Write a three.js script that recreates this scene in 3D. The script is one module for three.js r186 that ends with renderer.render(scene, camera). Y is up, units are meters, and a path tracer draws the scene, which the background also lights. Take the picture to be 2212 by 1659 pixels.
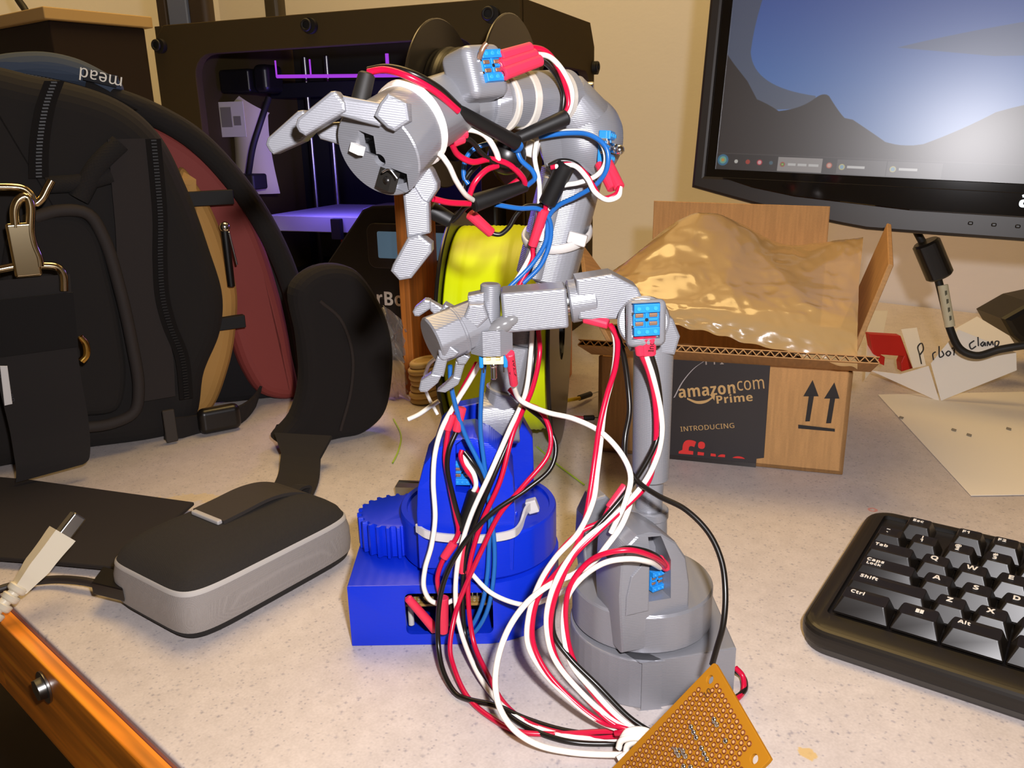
import * as THREE from 'three';
import { RoundedBoxGeometry } from 'three/addons/geometries/RoundedBoxGeometry.js';
import { TextGeometry } from 'three/addons/geometries/TextGeometry.js';
import { FontLoader } from 'three/addons/loaders/FontLoader.js';
import { mergeGeometries, toCreasedNormals } from 'three/addons/utils/BufferGeometryUtils.js';
import { RectAreaLightUniformsLib } from 'three/addons/lights/RectAreaLightUniformsLib.js';
import { Brush, Evaluator, SUBTRACTION } from 'three-bvh-csg';

// ------------------------------------------------------------ camera, light, exposure
const R = Math.PI / 180;
const scene = new THREE.Scene();
scene.background = new THREE.Color(0x000000);
const camera = new THREE.PerspectiveCamera(49.47, 2212 / 1659, 0.02, 30);
camera.position.set(0, 0.265, 0);
camera.rotation.order = 'YXZ';
camera.rotation.set(-17 * R, 0, 0.02 * -1);
const renderer = new THREE.WebGLRenderer({ antialias: true });
renderer.toneMapping = THREE.LinearToneMapping;
renderer.toneMappingExposure = 0.92;
renderer.shadowMap.enabled = true;
RectAreaLightUniformsLib.init();
// the flash of the camera, up and to the right of the lens
const flash = new THREE.SpotLight(new THREE.Color(1, 0.97, 1.0), 1.12, 0, 76 * R, 1, 2);
flash.position.set(0.04, 0.318, 0.005);
flash.target.position.set(0.02, 0.12, -1); scene.add(flash.target);
flash.castShadow = true; flash.shadow.radius = 0.5;
scene.add(flash);
// the warm lamp of the room's ceiling, up behind the printer (its fitting is built with the ceiling)
const LAMPS = [[-0.25, -1.1]];
for (const [x, z] of LAMPS) {
  const l = new THREE.RectAreaLight(new THREE.Color(1, 0.65, 0.22), 6.9, 1.2, 0.6);
  l.position.set(x, 1.49, z); l.rotation.set(-Math.PI / 2, 0, -41.8 * R); l.castShadow = true;
  scene.add(l);
}

// ------------------------------------------------------------ helpers
let seed = 12345;
const rnd = () => { seed = (seed * 1664525 + 1013904223) >>> 0; return seed / 4294967296; };
const V = (a) => new THREE.Vector3(a[0], a[1], a[2]);
const ORG = new Map();
const taken = new Map();
function numbered(n) { const k = taken.get(n) || 0; taken.set(n, k + 1); return k ? n + '_' + String(k).padStart(3, '0') : n; }
function thing(name, label, category, pos = [0, 0, 0], group) {
  const o = new THREE.Group(); o.name = numbered(name); o.position.set(...pos); scene.add(o);
  o.userData = { label, category }; if (group) o.userData.group = group;
  ORG.set(o, V(pos)); return o;
}
function turned(name, label, category, pos, turn, group) { const o = thing(name, label, category, pos, group); o.rotation.y = turn * R; ORG.set(o, V([0, 0, 0])); return o; }
function structure(name, geo, m) { const o = new THREE.Mesh(geo, m); o.name = name; o.userData = { kind: 'structure' }; o.castShadow = o.receiveShadow = true; scene.add(o); ORG.set(o, V([0, 0, 0])); return o; }
function part(name, geo, m, parent, label) {        // geometry in the parent's frame (world-sized coordinates for things that are not turned)
  const org = ORG.get(parent);
  const list = Array.isArray(geo) ? geo : [geo];
  let g = list.length > 1 ? merge(list) : list[0];
  g.translate(-org.x, -org.y, -org.z);
  const o = new THREE.Mesh(g, m); o.name = name; o.castShadow = o.receiveShadow = true;
  if (label) o.userData.label = label;
  parent.add(o); ORG.set(o, org.clone()); return o;
}
function solo(name, geo, m, label, category, group) {  // a thing that is one mesh, in world coordinates
  const list = Array.isArray(geo) ? geo : [geo];
  let g = list.length > 1 ? merge(list) : list[0];
  g.computeBoundingBox(); const b = g.boundingBox;
  const c = new THREE.Vector3((b.min.x + b.max.x) / 2, b.min.y, (b.min.z + b.max.z) / 2);
  g.translate(-c.x, -c.y, -c.z);
  const o = new THREE.Mesh(g, m); o.name = numbered(name); o.position.copy(c); o.castShadow = o.receiveShadow = true;
  o.userData = { label, category }; if (group) o.userData.group = group;
  scene.add(o); ORG.set(o, c); return o;
}
function merge(list) {
  return mergeGeometries(list.map((g) => {
    let h = g.index ? g.toNonIndexed() : g;
    for (const k of Object.keys(h.attributes)) if (!['position', 'normal', 'uv'].includes(k)) h.deleteAttribute(k);
    if (!h.attributes.uv) h.setAttribute('uv', new THREE.BufferAttribute(new Float32Array(h.attributes.position.count * 2), 2));
    if (!h.attributes.normal) h.computeVertexNormals();
    h.morphAttributes = {}; h.clearGroups && h.clearGroups();
    return h;
  }));
}
function basis(ux, uy) {
  const x = ux.clone().normalize(); const z = new THREE.Vector3().crossVectors(x, uy).normalize(); const y = new THREE.Vector3().crossVectors(z, x);
  return new THREE.Matrix4().makeBasis(x, y, z);
}
function place(g, c, ux, uy) { g.applyMatrix4(basis(V(ux), V(uy))); g.translate(c[0], c[1], c[2]); return g; }
const bx = (x, y, z, w, h, d, r = 0.0008, s = 2) => { const g = new RoundedBoxGeometry(w, h, d, s, Math.min(r, w / 2.01, h / 2.01, d / 2.01)); g.translate(x, y, z); return g; };
const obox = (c, ux, uy, w, h, d, r = 0.001) => place(new RoundedBoxGeometry(w, h, d, 3, Math.min(r, w / 2.01, h / 2.01, d / 2.01)), c, ux, uy);
function lathe(prof, seg = 40) { return new THREE.LatheGeometry(prof.map((p) => new THREE.Vector2(Math.max(p[0], 1e-5), p[1])), seg); }
function limb(a, b, ra, rb = ra, ch = 0.0008, seg = 36) {   // a chamfered round bar from a to b
  const A = V(a), B = V(b), d = B.clone().sub(A), L = d.length();
  const c = Math.min(ch, ra * 0.4, rb * 0.4, L * 0.3);
  const g = lathe([[0, 0], [ra - c, 0], [ra, c], [rb, L - c], [rb - c, L], [0, L]], seg);
  const gg = toCreasedNormals(g, 0.7);
  gg.applyQuaternion(new THREE.Quaternion().setFromUnitVectors(new THREE.Vector3(0, 1, 0), d.normalize()));
  gg.translate(A.x, A.y, A.z); return gg;
}
function tube(pts, r, seg, rad = 8, closed = false, tension = 0.5) {
  const c = new THREE.CatmullRomCurve3(pts.map(V), closed, 'centripetal', tension);
  return new THREE.TubeGeometry(c, seg || Math.max(12, pts.length * 7), r, rad, closed);
}
function capped(pts, r, seg, rad = 10) {
  const t = tube(pts, r, seg, rad);
  return merge([t, ball(pts[0], r), ball(pts[pts.length - 1], r)]);
}
const ball = (p, r, s = 10) => { const g = new THREE.SphereGeometry(r, s, Math.max(6, s * 0.7 | 0)); g.translate(p[0], p[1], p[2]); return g; };
function shapeOf(poly) { const s = new THREE.Shape(); poly.forEach((p, i) => (i ? s.lineTo(p[0], p[1]) : s.moveTo(p[0], p[1]))); return s; }
function curveShape(poly, n = 6) {
  const c = new THREE.CatmullRomCurve3(poly.map((p) => new THREE.Vector3(p[0], p[1], 0)), true, 'centripetal');
  return new THREE.Shape(c.getPoints(poly.length * n).slice(0, -1).map((p) => new THREE.Vector2(p.x, p.y)));
}
function plate(poly, z, thick, bev = 0.0008, opt = {}) {  // an outline in the plane z, its solid reaching back by thick
  const s = opt.smooth ? curveShape(poly, opt.n) : (Array.isArray(poly) ? shapeOf(poly) : poly);
  if (opt.holes) for (const h of opt.holes) s.holes.push(new THREE.Path(h.map((p) => new THREE.Vector2(p[0], p[1]))));
  const b = Math.min(bev, thick * 0.45);
  const g = new THREE.ExtrudeGeometry(s, { depth: thick - 2 * b, bevelEnabled: b > 0, bevelThickness: b, bevelSize: opt.in ? b : b, bevelOffset: -b, bevelSegments: opt.bs || 2, curveSegments: 12 });
  g.translate(0, 0, z - thick + b); return g;
}
function flat(poly, y, thick, bev = 0.0005, opt = {}) {    // an outline [x, z] lying level, its top at y
  const g = plate(poly.map ? poly.map((p) => [p[0], -p[1]]) : poly, 0, thick, bev, opt); g.rotateX(-Math.PI / 2); g.translate(0, y, 0); return g;
}
function slab(pts, t) {                                    // a flat sheet through points in space, with thickness t
  const P = pts.map(V); const nrm = new THREE.Vector3();
  for (let i = 1; i < P.length - 1; i++) nrm.add(new THREE.Vector3().crossVectors(P[i].clone().sub(P[0]), P[i + 1].clone().sub(P[0])));
  nrm.normalize(); const ux = P[1].clone().sub(P[0]).normalize(); const uy = new THREE.Vector3().crossVectors(nrm, ux);
  const poly = P.map((p) => { const d = p.clone().sub(P[0]); return [d.dot(ux), d.dot(uy)]; });
  const g = plate(poly, 0, t, Math.min(t * 0.3, 0.0006), { bs: 1 });
  g.applyMatrix4(new THREE.Matrix4().makeBasis(ux, uy, nrm)); g.translate(P[0].x, P[0].y, P[0].z); return g;
}
function ribbon(pts, widths, t, seg = 40, smooth = true) {  // a strap: centre line, width vectors, thickness
  const c = new THREE.CatmullRomCurve3(pts.map(V), false, 'centripetal'); const wv = widths.map(V);
  const pos = [], idx = [], uv = []; const N = seg;
  for (let i = 0; i <= N; i++) {
    const u = i / N; const p = c.getPoint(u); const tg = c.getTangent(u);
    const k = u * (wv.length - 1), a = Math.min(Math.floor(k), wv.length - 2); const w = wv.length > 1 ? wv[a].clone().lerp(wv[a + 1], k - a) : wv[0].clone();
    const nn = new THREE.Vector3().crossVectors(tg, w).normalize().multiplyScalar(t / 2);
    const h = w.clone().multiplyScalar(0.5);
    for (const q of [p.clone().add(h).add(nn), p.clone().sub(h).add(nn), p.clone().sub(h).sub(nn), p.clone().add(h).sub(nn)]) { pos.push(q.x, q.y, q.z); uv.push(u, 0); }
  }
  for (let i = 0; i < N; i++) for (let j = 0; j < 4; j++) { const a = i * 4 + j, b = i * 4 + (j + 1) % 4, d = a + 4, e = b + 4; idx.push(a, d, b, b, d, e); }
  idx.push(0, 1, 2, 0, 2, 3); const o = N * 4; idx.push(o, o + 2, o + 1, o, o + 3, o + 2);
  const g = new THREE.BufferGeometry(); g.setAttribute('position', new THREE.Float32BufferAttribute(pos, 3)); g.setAttribute('uv', new THREE.Float32BufferAttribute(uv, 2)); g.setIndex(idx);
  return toCreasedNormals(g, 0.8);
}
function grid(nu, nv, fn) {                                // a curved sheet from fn(u, v) -> [x, y, z]
  const pos = [], idx = [], uv = [];
  for (let j = 0; j <= nv; j++) for (let i = 0; i <= nu; i++) { pos.push(...fn(i / nu, j / nv)); uv.push(i / nu, j / nv); }
  for (let j = 0; j < nv; j++) for (let i = 0; i < nu; i++) { const a = j * (nu + 1) + i; idx.push(a, a + 1, a + nu + 1, a + 1, a + nu + 2, a + nu + 1); }
  const g = new THREE.BufferGeometry(); g.setAttribute('position', new THREE.Float32BufferAttribute(pos, 3)); g.setAttribute('uv', new THREE.Float32BufferAttribute(uv, 2)); g.setIndex(idx); g.computeVertexNormals(); return g;
}
const ev = new Evaluator(); ev.useGroups = false; ev.attributes = ['position', 'normal', 'uv'];
function clean(g) { const h = g.index ? g : g; if (!h.attributes.uv) h.setAttribute('uv', new THREE.BufferAttribute(new Float32Array(h.attributes.position.count * 2), 2)); return h; }
function cut(a, ...bs) {
  let A = new Brush(clean(a)); A.updateMatrixWorld();
  for (const b of bs) { const B = new Brush(clean(b)); B.updateMatrixWorld(); A = ev.evaluate(A, B, SUBTRACTION); A.updateMatrixWorld(); }
  const g = A.geometry; g.clearGroups(); return toCreasedNormals(g, 0.5);
}
const fontB = await new FontLoader().loadAsync('fonts/droid/droid_sans_bold.typeface.json');
const fontR = await new FontLoader().loadAsync('fonts/droid/droid_sans_regular.typeface.json');
function text(str, size, depth = 0.0003, font = fontB, cs = 3) { const g = new TextGeometry(str, { font, size, depth, curveSegments: cs, bevelEnabled: false }); g.computeBoundingBox(); const b = g.boundingBox; g.translate(-(b.min.x + b.max.x) / 2, -(b.min.y + b.max.y) / 2, 0); return g; }

// noise and textures
const hash = (x, y, s = 0) => { let h = (x * 374761393 + y * 668265263 + s * 1274126177) | 0; h = Math.imul(h ^ (h >>> 13), 1274126177); h ^= h >>> 16; return (h >>> 0) / 4294967296; };
function vnoise(x, y, s = 0) { const xi = Math.floor(x), yi = Math.floor(y), fx = x - xi, fy = y - yi; const u = fx * fx * (3 - 2 * fx), v = fy * fy * (3 - 2 * fy); return (hash(xi, yi, s) * (1 - u) + hash(xi + 1, yi, s) * u) * (1 - v) + (hash(xi, yi + 1, s) * (1 - u) + hash(xi + 1, yi + 1, s) * u) * v; }
function dtex(w, h, fn, srgb = true, rep) {
  const d = new Uint8Array(w * h * 4);
  for (let y = 0; y < h; y++) for (let x = 0; x < w; x++) { const c = fn(x, y); const i = (y * w + x) * 4; d[i] = c[0]; d[i + 1] = c[1]; d[i + 2] = c[2]; d[i + 3] = 255; }
  const t = new THREE.DataTexture(d, w, h); t.magFilter = THREE.LinearFilter; t.minFilter = THREE.LinearMipmapLinearFilter; t.generateMipmaps = true;
  t.wrapS = t.wrapT = THREE.RepeatWrapping; if (srgb) t.colorSpace = THREE.SRGBColorSpace; if (rep) t.repeat.set(rep[0], rep[1]); t.needsUpdate = true; return t;
}
const std = (c, rough = 0.6, o = {}) => new THREE.MeshPhysicalMaterial({ color: c, roughness: rough, ...o });
const boxUV = (g, s = 1) => {   // uv in metres times s, from the dominant side of each face
  const h = g.index ? g.toNonIndexed() : g; const p = h.attributes.position, n = h.attributes.normal, uv = new Float32Array(p.count * 2);
  for (let i = 0; i < p.count; i++) { const ax = Math.abs(n.getX(i)), ay = Math.abs(n.getY(i)), az = Math.abs(n.getZ(i)); let a, b; if (ay >= ax && ay >= az) { a = p.getX(i); b = p.getZ(i); } else if (ax >= az) { a = p.getZ(i); b = p.getY(i); } else { a = p.getX(i); b = p.getY(i); } uv[2 * i] = a * s; uv[2 * i + 1] = b * s; }
  h.setAttribute('uv', new THREE.BufferAttribute(uv, 2)); return h;
};
const yUV = (g, s0 = 1) => { const s = s0 * 2.4;   // uv whose second coordinate is height: for layers of printed plastic
  const h = g.index ? g.toNonIndexed() : g; const p = h.attributes.position, uv = new Float32Array(p.count * 2);
  for (let i = 0; i < p.count; i++) { uv[2 * i] = (p.getX(i) + p.getZ(i)) * s; uv[2 * i + 1] = (p.getY(i) + 0.15 * p.getX(i)) * s; } h.setAttribute('uv', new THREE.BufferAttribute(uv, 2)); return h;
};
// materials used in many places
const layerTex = dtex(64, 256, (x, y) => { const v = 128 + 90 * Math.sin(y / 256 * Math.PI * 2 * 16) + 40 * (hash(x >> 1, y >> 2, 3) - 0.5); return [v, v, v]; }, false);
const weaveTex = dtex(128, 128, (x, y) => { const v = (((x >> 2) + (y >> 2)) & 1 ? 170 : 70) + 50 * (hash(x, y, 5) - 0.5); return [v, v, v]; }, false, [1, 1]);
const M = {
  silver: std(0x93949a, 0.36, { metalness: 0.35, bumpMap: layerTex, bumpScale: 0.00006 }),
  silverB: std(0x8f9095, 0.4, { metalness: 0.35 }),
  blue: std(new THREE.Color(0.004, 0.03, 0.6), 0.3, { bumpMap: layerTex, bumpScale: 0.00005, specularIntensity: 0.7 }),
  potBlue: std(0x1f86d8, 0.35), potTop: std(0x2f9be6, 0.4), cream: std(0xeee2b0, 0.45), copper: std(0xa8836a, 0.35, { metalness: 0.6 }),
  metal: std(0xd6d6d6, 0.2, { metalness: 1 }), brass: std(0xc8a050, 0.25, { metalness: 1 }), steel: std(0x9a9a98, 0.32, { metalness: 1 }),
  wireW: std(0xf6f1e6, 0.32), wireR: std(0xc90f3a, 0.28), wireK: std(0x17130f, 0.3), wireB: std(0x1f66b4, 0.3), wireY: std(0xe8c21c, 0.4),
  shrinkR: std(0xe2304e, 0.42), shrinkK: std(0x0e0d0d, 0.5), glue: std(0xe8e0d4, 0.25, { transmission: 0.25, thickness: 0 }), nylon: std(0xece8e4, 0.3, { transmission: 0.3, thickness: 0 }),
  blackP: std(0x14110f, 0.35), blackM: std(0x1b1814, 0.6), dark: std(0x0b0a0a, 0.7), white: std(0xf0ece6, 0.6),
  cloth: std(0x1b1715, 0.95, { bumpMap: weaveTex, bumpScale: 0.0003 }), clothB: std(0x181517, 0.95), webbing: std(0x1e1917, 0.9),
};

// ------------------------------------------------------------ the room: everything square to the desk, whose front edge runs at 41.8 degrees
const YAW = -41.8; const EDGE = [-0.306, -0.436];
const CU = Math.cos(41.8 * R), SU = Math.sin(41.8 * R);
const room = (g) => { g.rotateY(YAW * R); g.translate(EDGE[0], 0, EDGE[1]); return g; };     // room frame: x along the desk's edge, -z towards the back wall
const toRoom = (x, z) => { const dx = x - EDGE[0], dz = z - EDGE[1]; return [dx * CU + dz * SU, -(dx * SU - dz * CU)]; };
const wallTex = dtex(256, 256, (x, y) => { const v = 128 + 60 * (vnoise(x / 3, y / 3, 7) - 0.5) + 60 * (hash(x, y, 8) - 0.5); return [v, v, v]; }, false, [6, 6]);
const wallMat = std(new THREE.Color(0.82, 0.79, 0.76), 0.85, { bumpMap: wallTex, bumpScale: 0.0004 });
structure('wall_back', room(bx(0.3, 0.575, -1.25, 4.2, 2.65, 0.1, 0.001)), wallMat);
structure('wall_left', room(bx(-1.75, 0.575, 0.5, 0.1, 2.65, 3.6, 0.001)), wallMat);
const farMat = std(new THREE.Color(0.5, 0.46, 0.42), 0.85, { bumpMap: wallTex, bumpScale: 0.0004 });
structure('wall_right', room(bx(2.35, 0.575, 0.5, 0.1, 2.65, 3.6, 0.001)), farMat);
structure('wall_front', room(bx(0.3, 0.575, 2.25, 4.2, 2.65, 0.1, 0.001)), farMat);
structure('ceiling', room(bx(0.3, 1.6, 0.5, 4.2, 0.1, 3.6, 0.001)), std(0xc4bcae, 0.9));
structure('floor', room(bx(0.3, -0.8, 0.5, 4.2, 0.1, 3.6, 0.001)), std(0x4a403a, 0.8));
LAMPS.forEach(([x, z], i) => {
  const t = turned('ceiling_light', 'warm ceiling light panel over the desk', 'lamp', [x, 1.507, z], YAW);
  part('frame', [bx(0, 0.02, 0.315, 1.26, 0.036, 0.03), bx(0, 0.02, -0.315, 1.26, 0.036, 0.03), bx(0.615, 0.02, 0, 0.03, 0.036, 0.6), bx(-0.615, 0.02, 0, 0.03, 0.036, 0.6)], M.white, t);
  part('diffuser', bx(0, 0.022, 0, 1.2, 0.02, 0.6), std(0xfff4dc, 0.6, { emissive: new THREE.Color(1, 0.8, 0.45), emissiveIntensity: 1.2 }), t);
});

// ------------------------------------------------------------ desk: speckled laminate with a wooden front edge
{
  const N = 2048, S = 1.5, X0 = -0.75, Z0 = -1.35;   // the top's colour map: 1.5 m of laminate
  const dots = new Float32Array(N * N);
  const put = (cx, cy, r, a) => { const k = Math.ceil(r); for (let y = -k; y <= k; y++) for (let x = -k; x <= k; x++) { const d = Math.hypot(x, y); if (d > r) continue; const i = ((cy + y + N) % N) * N + ((cx + x + N) % N); dots[i] = Math.max(dots[i], a * Math.min(1, r - d + 0.4)); } };
  for (let i = 0; i < 110000; i++) put((rnd() * N) | 0, (rnd() * N) | 0, 0.5 + rnd() * 0.65, 0.12 + rnd() * 0.4);
  const stains = [[-0.245, -0.585, 0.03, 0.007, [226, 196, 120], 0.35], [0.127, -0.302, 0.0035, 0.004, [214, 178, 110], 0.8], [0.107, -0.555, 0.0, 0, [0, 0, 0], 0]];
  const map = dtex(N, N, (x, y) => {
    const wx = X0 + x / N * S, wz = Z0 + (1 - y / N) * S;
    const m = (vnoise(x / 9, y / 9, 1) - 0.5) * 9 + (vnoise(x / 60, y / 60, 2) - 0.5) * 6 + (hash(x, y, 9) - 0.5) * 12;
    const d = dots[y * N + x];
    let c = [206 + m - d * 100, 196 + m - d * 92, 192 + m - d * 70];
    for (const [sx, sz, rx, rz, col, a] of stains) { if (!a) continue; const q = Math.hypot((wx - sx) / rx, (wz - sz) / rz) + (vnoise(wx * 300, wz * 300, 4) - 0.5) * 0.9; if (q < 1) c = c.map((v, k) => v * (1 - a) + col[k] * a); }
    const ring = Math.hypot(wx - 0.2555, wz + 0.5415); if (ring < 0.0033 && ring > 0.0017) c = [222, 150, 140];
    return c.map((v) => Math.max(0, Math.min(255, v)));
  });
  map.wrapS = map.wrapT = THREE.RepeatWrapping;
  const top = std(0xffffff, 0.42, { map });
  const [rx] = toRoom(0, 0);
  const desk = thing('desk', 'speckled grey laminate desk with a worn wooden front edge', 'desk', [EDGE[0], -0.028, EDGE[1]]);
  const g = room(bx(0.45, -0.014, -0.6, 2.9, 0.028, 1.19, 0.0015)).toNonIndexed();
  { const p = g.attributes.position, uv = new Float32Array(p.count * 2); for (let i = 0; i < p.count; i++) { uv[2 * i] = (p.getX(i) - X0) / S; uv[2 * i + 1] = 1 - (p.getZ(i) - Z0) / S; } g.setAttribute('uv', new THREE.BufferAttribute(uv, 2)); }
  part('desktop', g, top, desk);
  const wood = std(0xffffff, 0.38, { map: dtex(512, 256, (x, y) => { const n = vnoise(x / 90, y / 7, 21) * 0.6 + vnoise(x / 22, y / 3, 22) * 0.25 + vnoise(x / 40, y / 40, 23) * 0.35; const k = 0.55 + 0.75 * n; return [Math.min(255, 236 * k), Math.min(255, 138 * k), Math.min(255, 34 * k)]; }, true, [1.6, 6]), clearcoat: 0.4, clearcoatRoughness: 0.25 });
  part('front_edge', room(boxUV(bx(0.45, -0.0285, 0.0015, 2.9, 0.057, 0.009, 0.0012))), wood, desk, 'varnished wooden edge strip');
  part('edge_banding', room(bx(0.45, -0.0008, -0.0027, 2.9, 0.0024, 0.0016, 0.0004)), std(0x7a4038, 0.45), desk, 'reddish brown upper lip');
  const bolt = part('bolt', room((() => { const b = new THREE.CylinderGeometry(0.0062, 0.0068, 0.004, 6); b.rotateX(Math.PI / 2); b.translate(0.078, -0.0145, 0.009); return b; })()), M.steel, desk, 'steel hexagon bolt head');
  part('washer', room((() => { const b = new THREE.CylinderGeometry(0.009, 0.009, 0.0012, 24); b.rotateX(Math.PI / 2); b.translate(0.078, -0.0145, 0.0068); return b; })()), M.steel, bolt);
  for (const a of [-0.9, 1.8]) part('leg', room(bx(a, -0.39, -0.1, 0.05, 0.72, 0.05)), M.dark, desk);
  for (const a of [-0.9, 1.8]) part('leg', room(bx(a, -0.39, -1.1, 0.05, 0.72, 0.05)), M.dark, desk);
}

// ------------------------------------------------------------ dark cabinet at the far left
{
  const [a, b] = toRoom(-0.49, -1.06);
  const t = turned('cabinet', 'dark cabinet with a pale top ledge at the far left', 'cabinet', [-0.705, 0, -1.40], YAW + 5);
  part('body', bx(-0.24, 0.22, -0.08, 0.48, 0.44, 0.16, 0.003), std(0x1c0d08, 0.9), t);
  part('top_ledge', bx(-0.24, 0.449, -0.08, 0.5, 0.018, 0.18, 0.002), std(0xb79a6a, 0.7), t, 'pale wooden ledge');
  part('side_stile', bx(-0.47, 0.22, 0.003, 0.016, 0.44, 0.006, 0.001), std(0x5a3a22, 0.7), t);
  const c = solo('black_cable', tube([[-0.8086,0.5116,-1.5], [-0.7935,0.4822,-1.49], [-0.7794,0.464,-1.48], [-0.7775,0.4501,-1.48]], 0.006, 20), M.blackM, 'thick black cable behind the dark cabinet', 'cable');
}

// ------------------------------------------------------------ 3D printer
{
  const H = 0.396, Wd = 0.492, D = 0.27;
  const t = turned('desktop_printer', 'black desktop 3D printer glowing violet inside', 'printer', [0.018, 0, -0.945], -22);
  const shell = std(0x4a3d24, 0.85, { specularIntensity: 0.3 }), inner = std(0x121014, 0.75);
  const rr = (x0, y0, x1, y1, r) => { const p = []; const c = [[x1 - r, y0 + r, -90], [x1 - r, y1 - r, 0], [x0 + r, y1 - r, 90], [x0 + r, y0 + r, 180]]; for (const [cx, cy, a] of c) for (let i = 0; i <= 5; i++) { const q = (a + i * 18) * R; p.push([cx + r * Math.cos(q), cy + r * Math.sin(q)]); } return p; };
  part('front_panel', plate([[-Wd, 0], [0, 0], [0, H], [-Wd + 0.02, H], [-Wd, H - 0.02]], 0.006, 0.012, 0.001, { holes: [rr(-0.431, 0.078, -0.05, H - 0.036, 0.026).reverse()] }), shell, t);
  const side = plate([[0, 0], [D, 0], [D, H - 0.028], [D - 0.02, H], [0, H]], 0, 0.012, 0.001, { holes: [rr(0.06, 0.08, D - 0.022, H - 0.06, 0.022).reverse()] }); side.rotateY(Math.PI / 2);
  part('side_panel', side, shell, t);
  const s2 = plate([[0, 0], [D, 0], [D, H], [0, H]], 0, 0.012, 0.001); s2.rotateY(Math.PI / 2); s2.translate(-Wd + 0.012, 0, 0); part('side_panel', s2, shell, t);
  part('rear_panel', bx(-Wd / 2, H / 2, -D - 0.004, Wd - 0.02, H, 0.008), inner, t);
  part('floor_pan', bx(-Wd / 2, 0.03, -D / 2, Wd - 0.024, 0.06, D - 0.016), inner, t);
  part('top_panel', bx(-Wd / 2, H - 0.005, -D / 2, Wd - 0.03, 0.008, D - 0.014), shell, t);
  const boltG = () => { const g = merge([(() => { const c = new THREE.CylinderGeometry(0.0085, 0.0085, 0.006, 20); c.rotateX(Math.PI / 2); return c; })(), (() => { const c = new THREE.TorusGeometry(0.0055, 0.0016, 8, 20); c.translate(-0.003, 0.001, 0.004); return c; })()]); return g; };
  for (const [x, y] of [[-0.478, 0.372], [-0.2557, 0.3822], [-0.03, 0.38]]) { const g = boltG(); g.translate(x, y, 0.009); part('bolt', g, M.blackM, t); }
  { const g = boltG(); g.rotateY(Math.PI / 2); g.translate(0.004, H - 0.055, -D + 0.008); part('bolt', g, M.blackM, t); }
  // console with its little display, and the maker's name on the lower lip
  const con = part('console', plate([...([[-0.2705,0.0833],[-0.1888,0.1796],[-0.1761,0.184]]), [-0.02, 0.19], [-0.02, 0.06]], 0.034, 0.04, 0.003), std(0x0c0b0a, 0.4), t, 'glossy black control console');
  part('display_bezel', plate(((q) => rr(q[0][0], q[1][1], q[0][0] + 0.13, q[0][1], 0.01))([[-0.1827,0.1642],[-0.1869,0.1124]]), 0.038, 0.005, 0.001), std(0x221d1a, 0.45), con);
  part('display', plate(((q) => rr(q[0][0], q[1][1], q[0][0] + 0.1, q[0][1], 0.002))([[-0.168,0.1552],[-0.1704,0.1246]]), 0.0394, 0.002, 0.0003), std(0x31414c, 0.25, { emissive: new THREE.Color(0.06, 0.1, 0.14), emissiveIntensity: 1 }), con, 'grey blue display');
  part('front_lip', bx(-Wd / 2, 0.045, 0.018, Wd - 0.02, 0.09, 0.03, 0.004), std(0x0e0d0c, 0.4), t);
  const tx = text('MakerBot', 0.0165, 0.0006); { const c = [[-0.1846,0.0764]][0]; tx.translate(c[0], c[1], 0.0335); } part('lettering', tx, std(0xd9d4c8, 0.5), t, 'white name lettering');
  // works inside: plate, rails, carriage, lit strips
  part('build_plate', bx(-0.22, 0.153, -0.115, 0.31, 0.02, 0.17, 0.001), std(0xc8ccd4, 0.6), t);
  part('plate_clip', bx(-0.265, 0.148, -0.027, 0.014, 0.026, 0.008), M.dark, t);
  part('plate_arm', bx(-0.22, 0.12, -0.13, 0.2, 0.03, 0.12), M.dark, t);
  const em = part('emblem', (() => { const g = text('m', 0.018, 0.001); g.translate(-0.272, 0.125, -0.06); return g; })(), std(0xd0102c, 0.5), t, 'red letter emblem');
  for (const x of [-0.412, -0.375, -0.12]) part('guide_rod', limb([x, 0.06, -0.2], [x, 0.37, -0.2], 0.004), M.steel, t);
  part('gantry_rail', bx(-0.25, 0.325, -0.2, 0.44, 0.02, 0.02), M.dark, t);
  part('carriage', [bx(-0.448, 0.334, -0.11, 0.05, 0.03, 0.05, 0.004), bx(-0.41, 0.336, -0.11, 0.024, 0.036, 0.04, 0.008)], std(0x1a1917, 0.35), t);
  const vio = std(0x20102c, 0.4, { emissive: new THREE.Color(0.4, 0.05, 0.75), emissiveIntensity: 1.0 });
  const strips = [[[-0.389, 0.338, -0.1], [-0.2, 0.332, -0.1]], [[-0.22, 0.345, -0.1], [-0.22, 0.3585, -0.1]], [[-0.389, 0.338, -0.1], [-0.389, 0.358, -0.1]], [[-0.335, 0.337, -0.1], [-0.335, 0.357, -0.1]]];
  strips.forEach(([a, b], i) => part('light_strip', limb(a, b, i < 2 ? 0.0022 : 0.0011, undefined, 0.0003, 12), vio, t, 'glowing violet strip'));
  part('light_strip', bx(-0.06, 0.3, -0.2, 0.05, 0.03, 0.01), vio, t, 'glowing violet strip');
  for (const [x, y, z, k] of [[-0.27, 0.23, -0.004, 0.05], [-0.12, 0.23, -0.004, 0.05]]) { const pl = new THREE.PointLight(new THREE.Color(0.2, 0.13, 1), k); pl.position.set(x, y, z); pl.castShadow = true; t.add(pl); }
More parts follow.
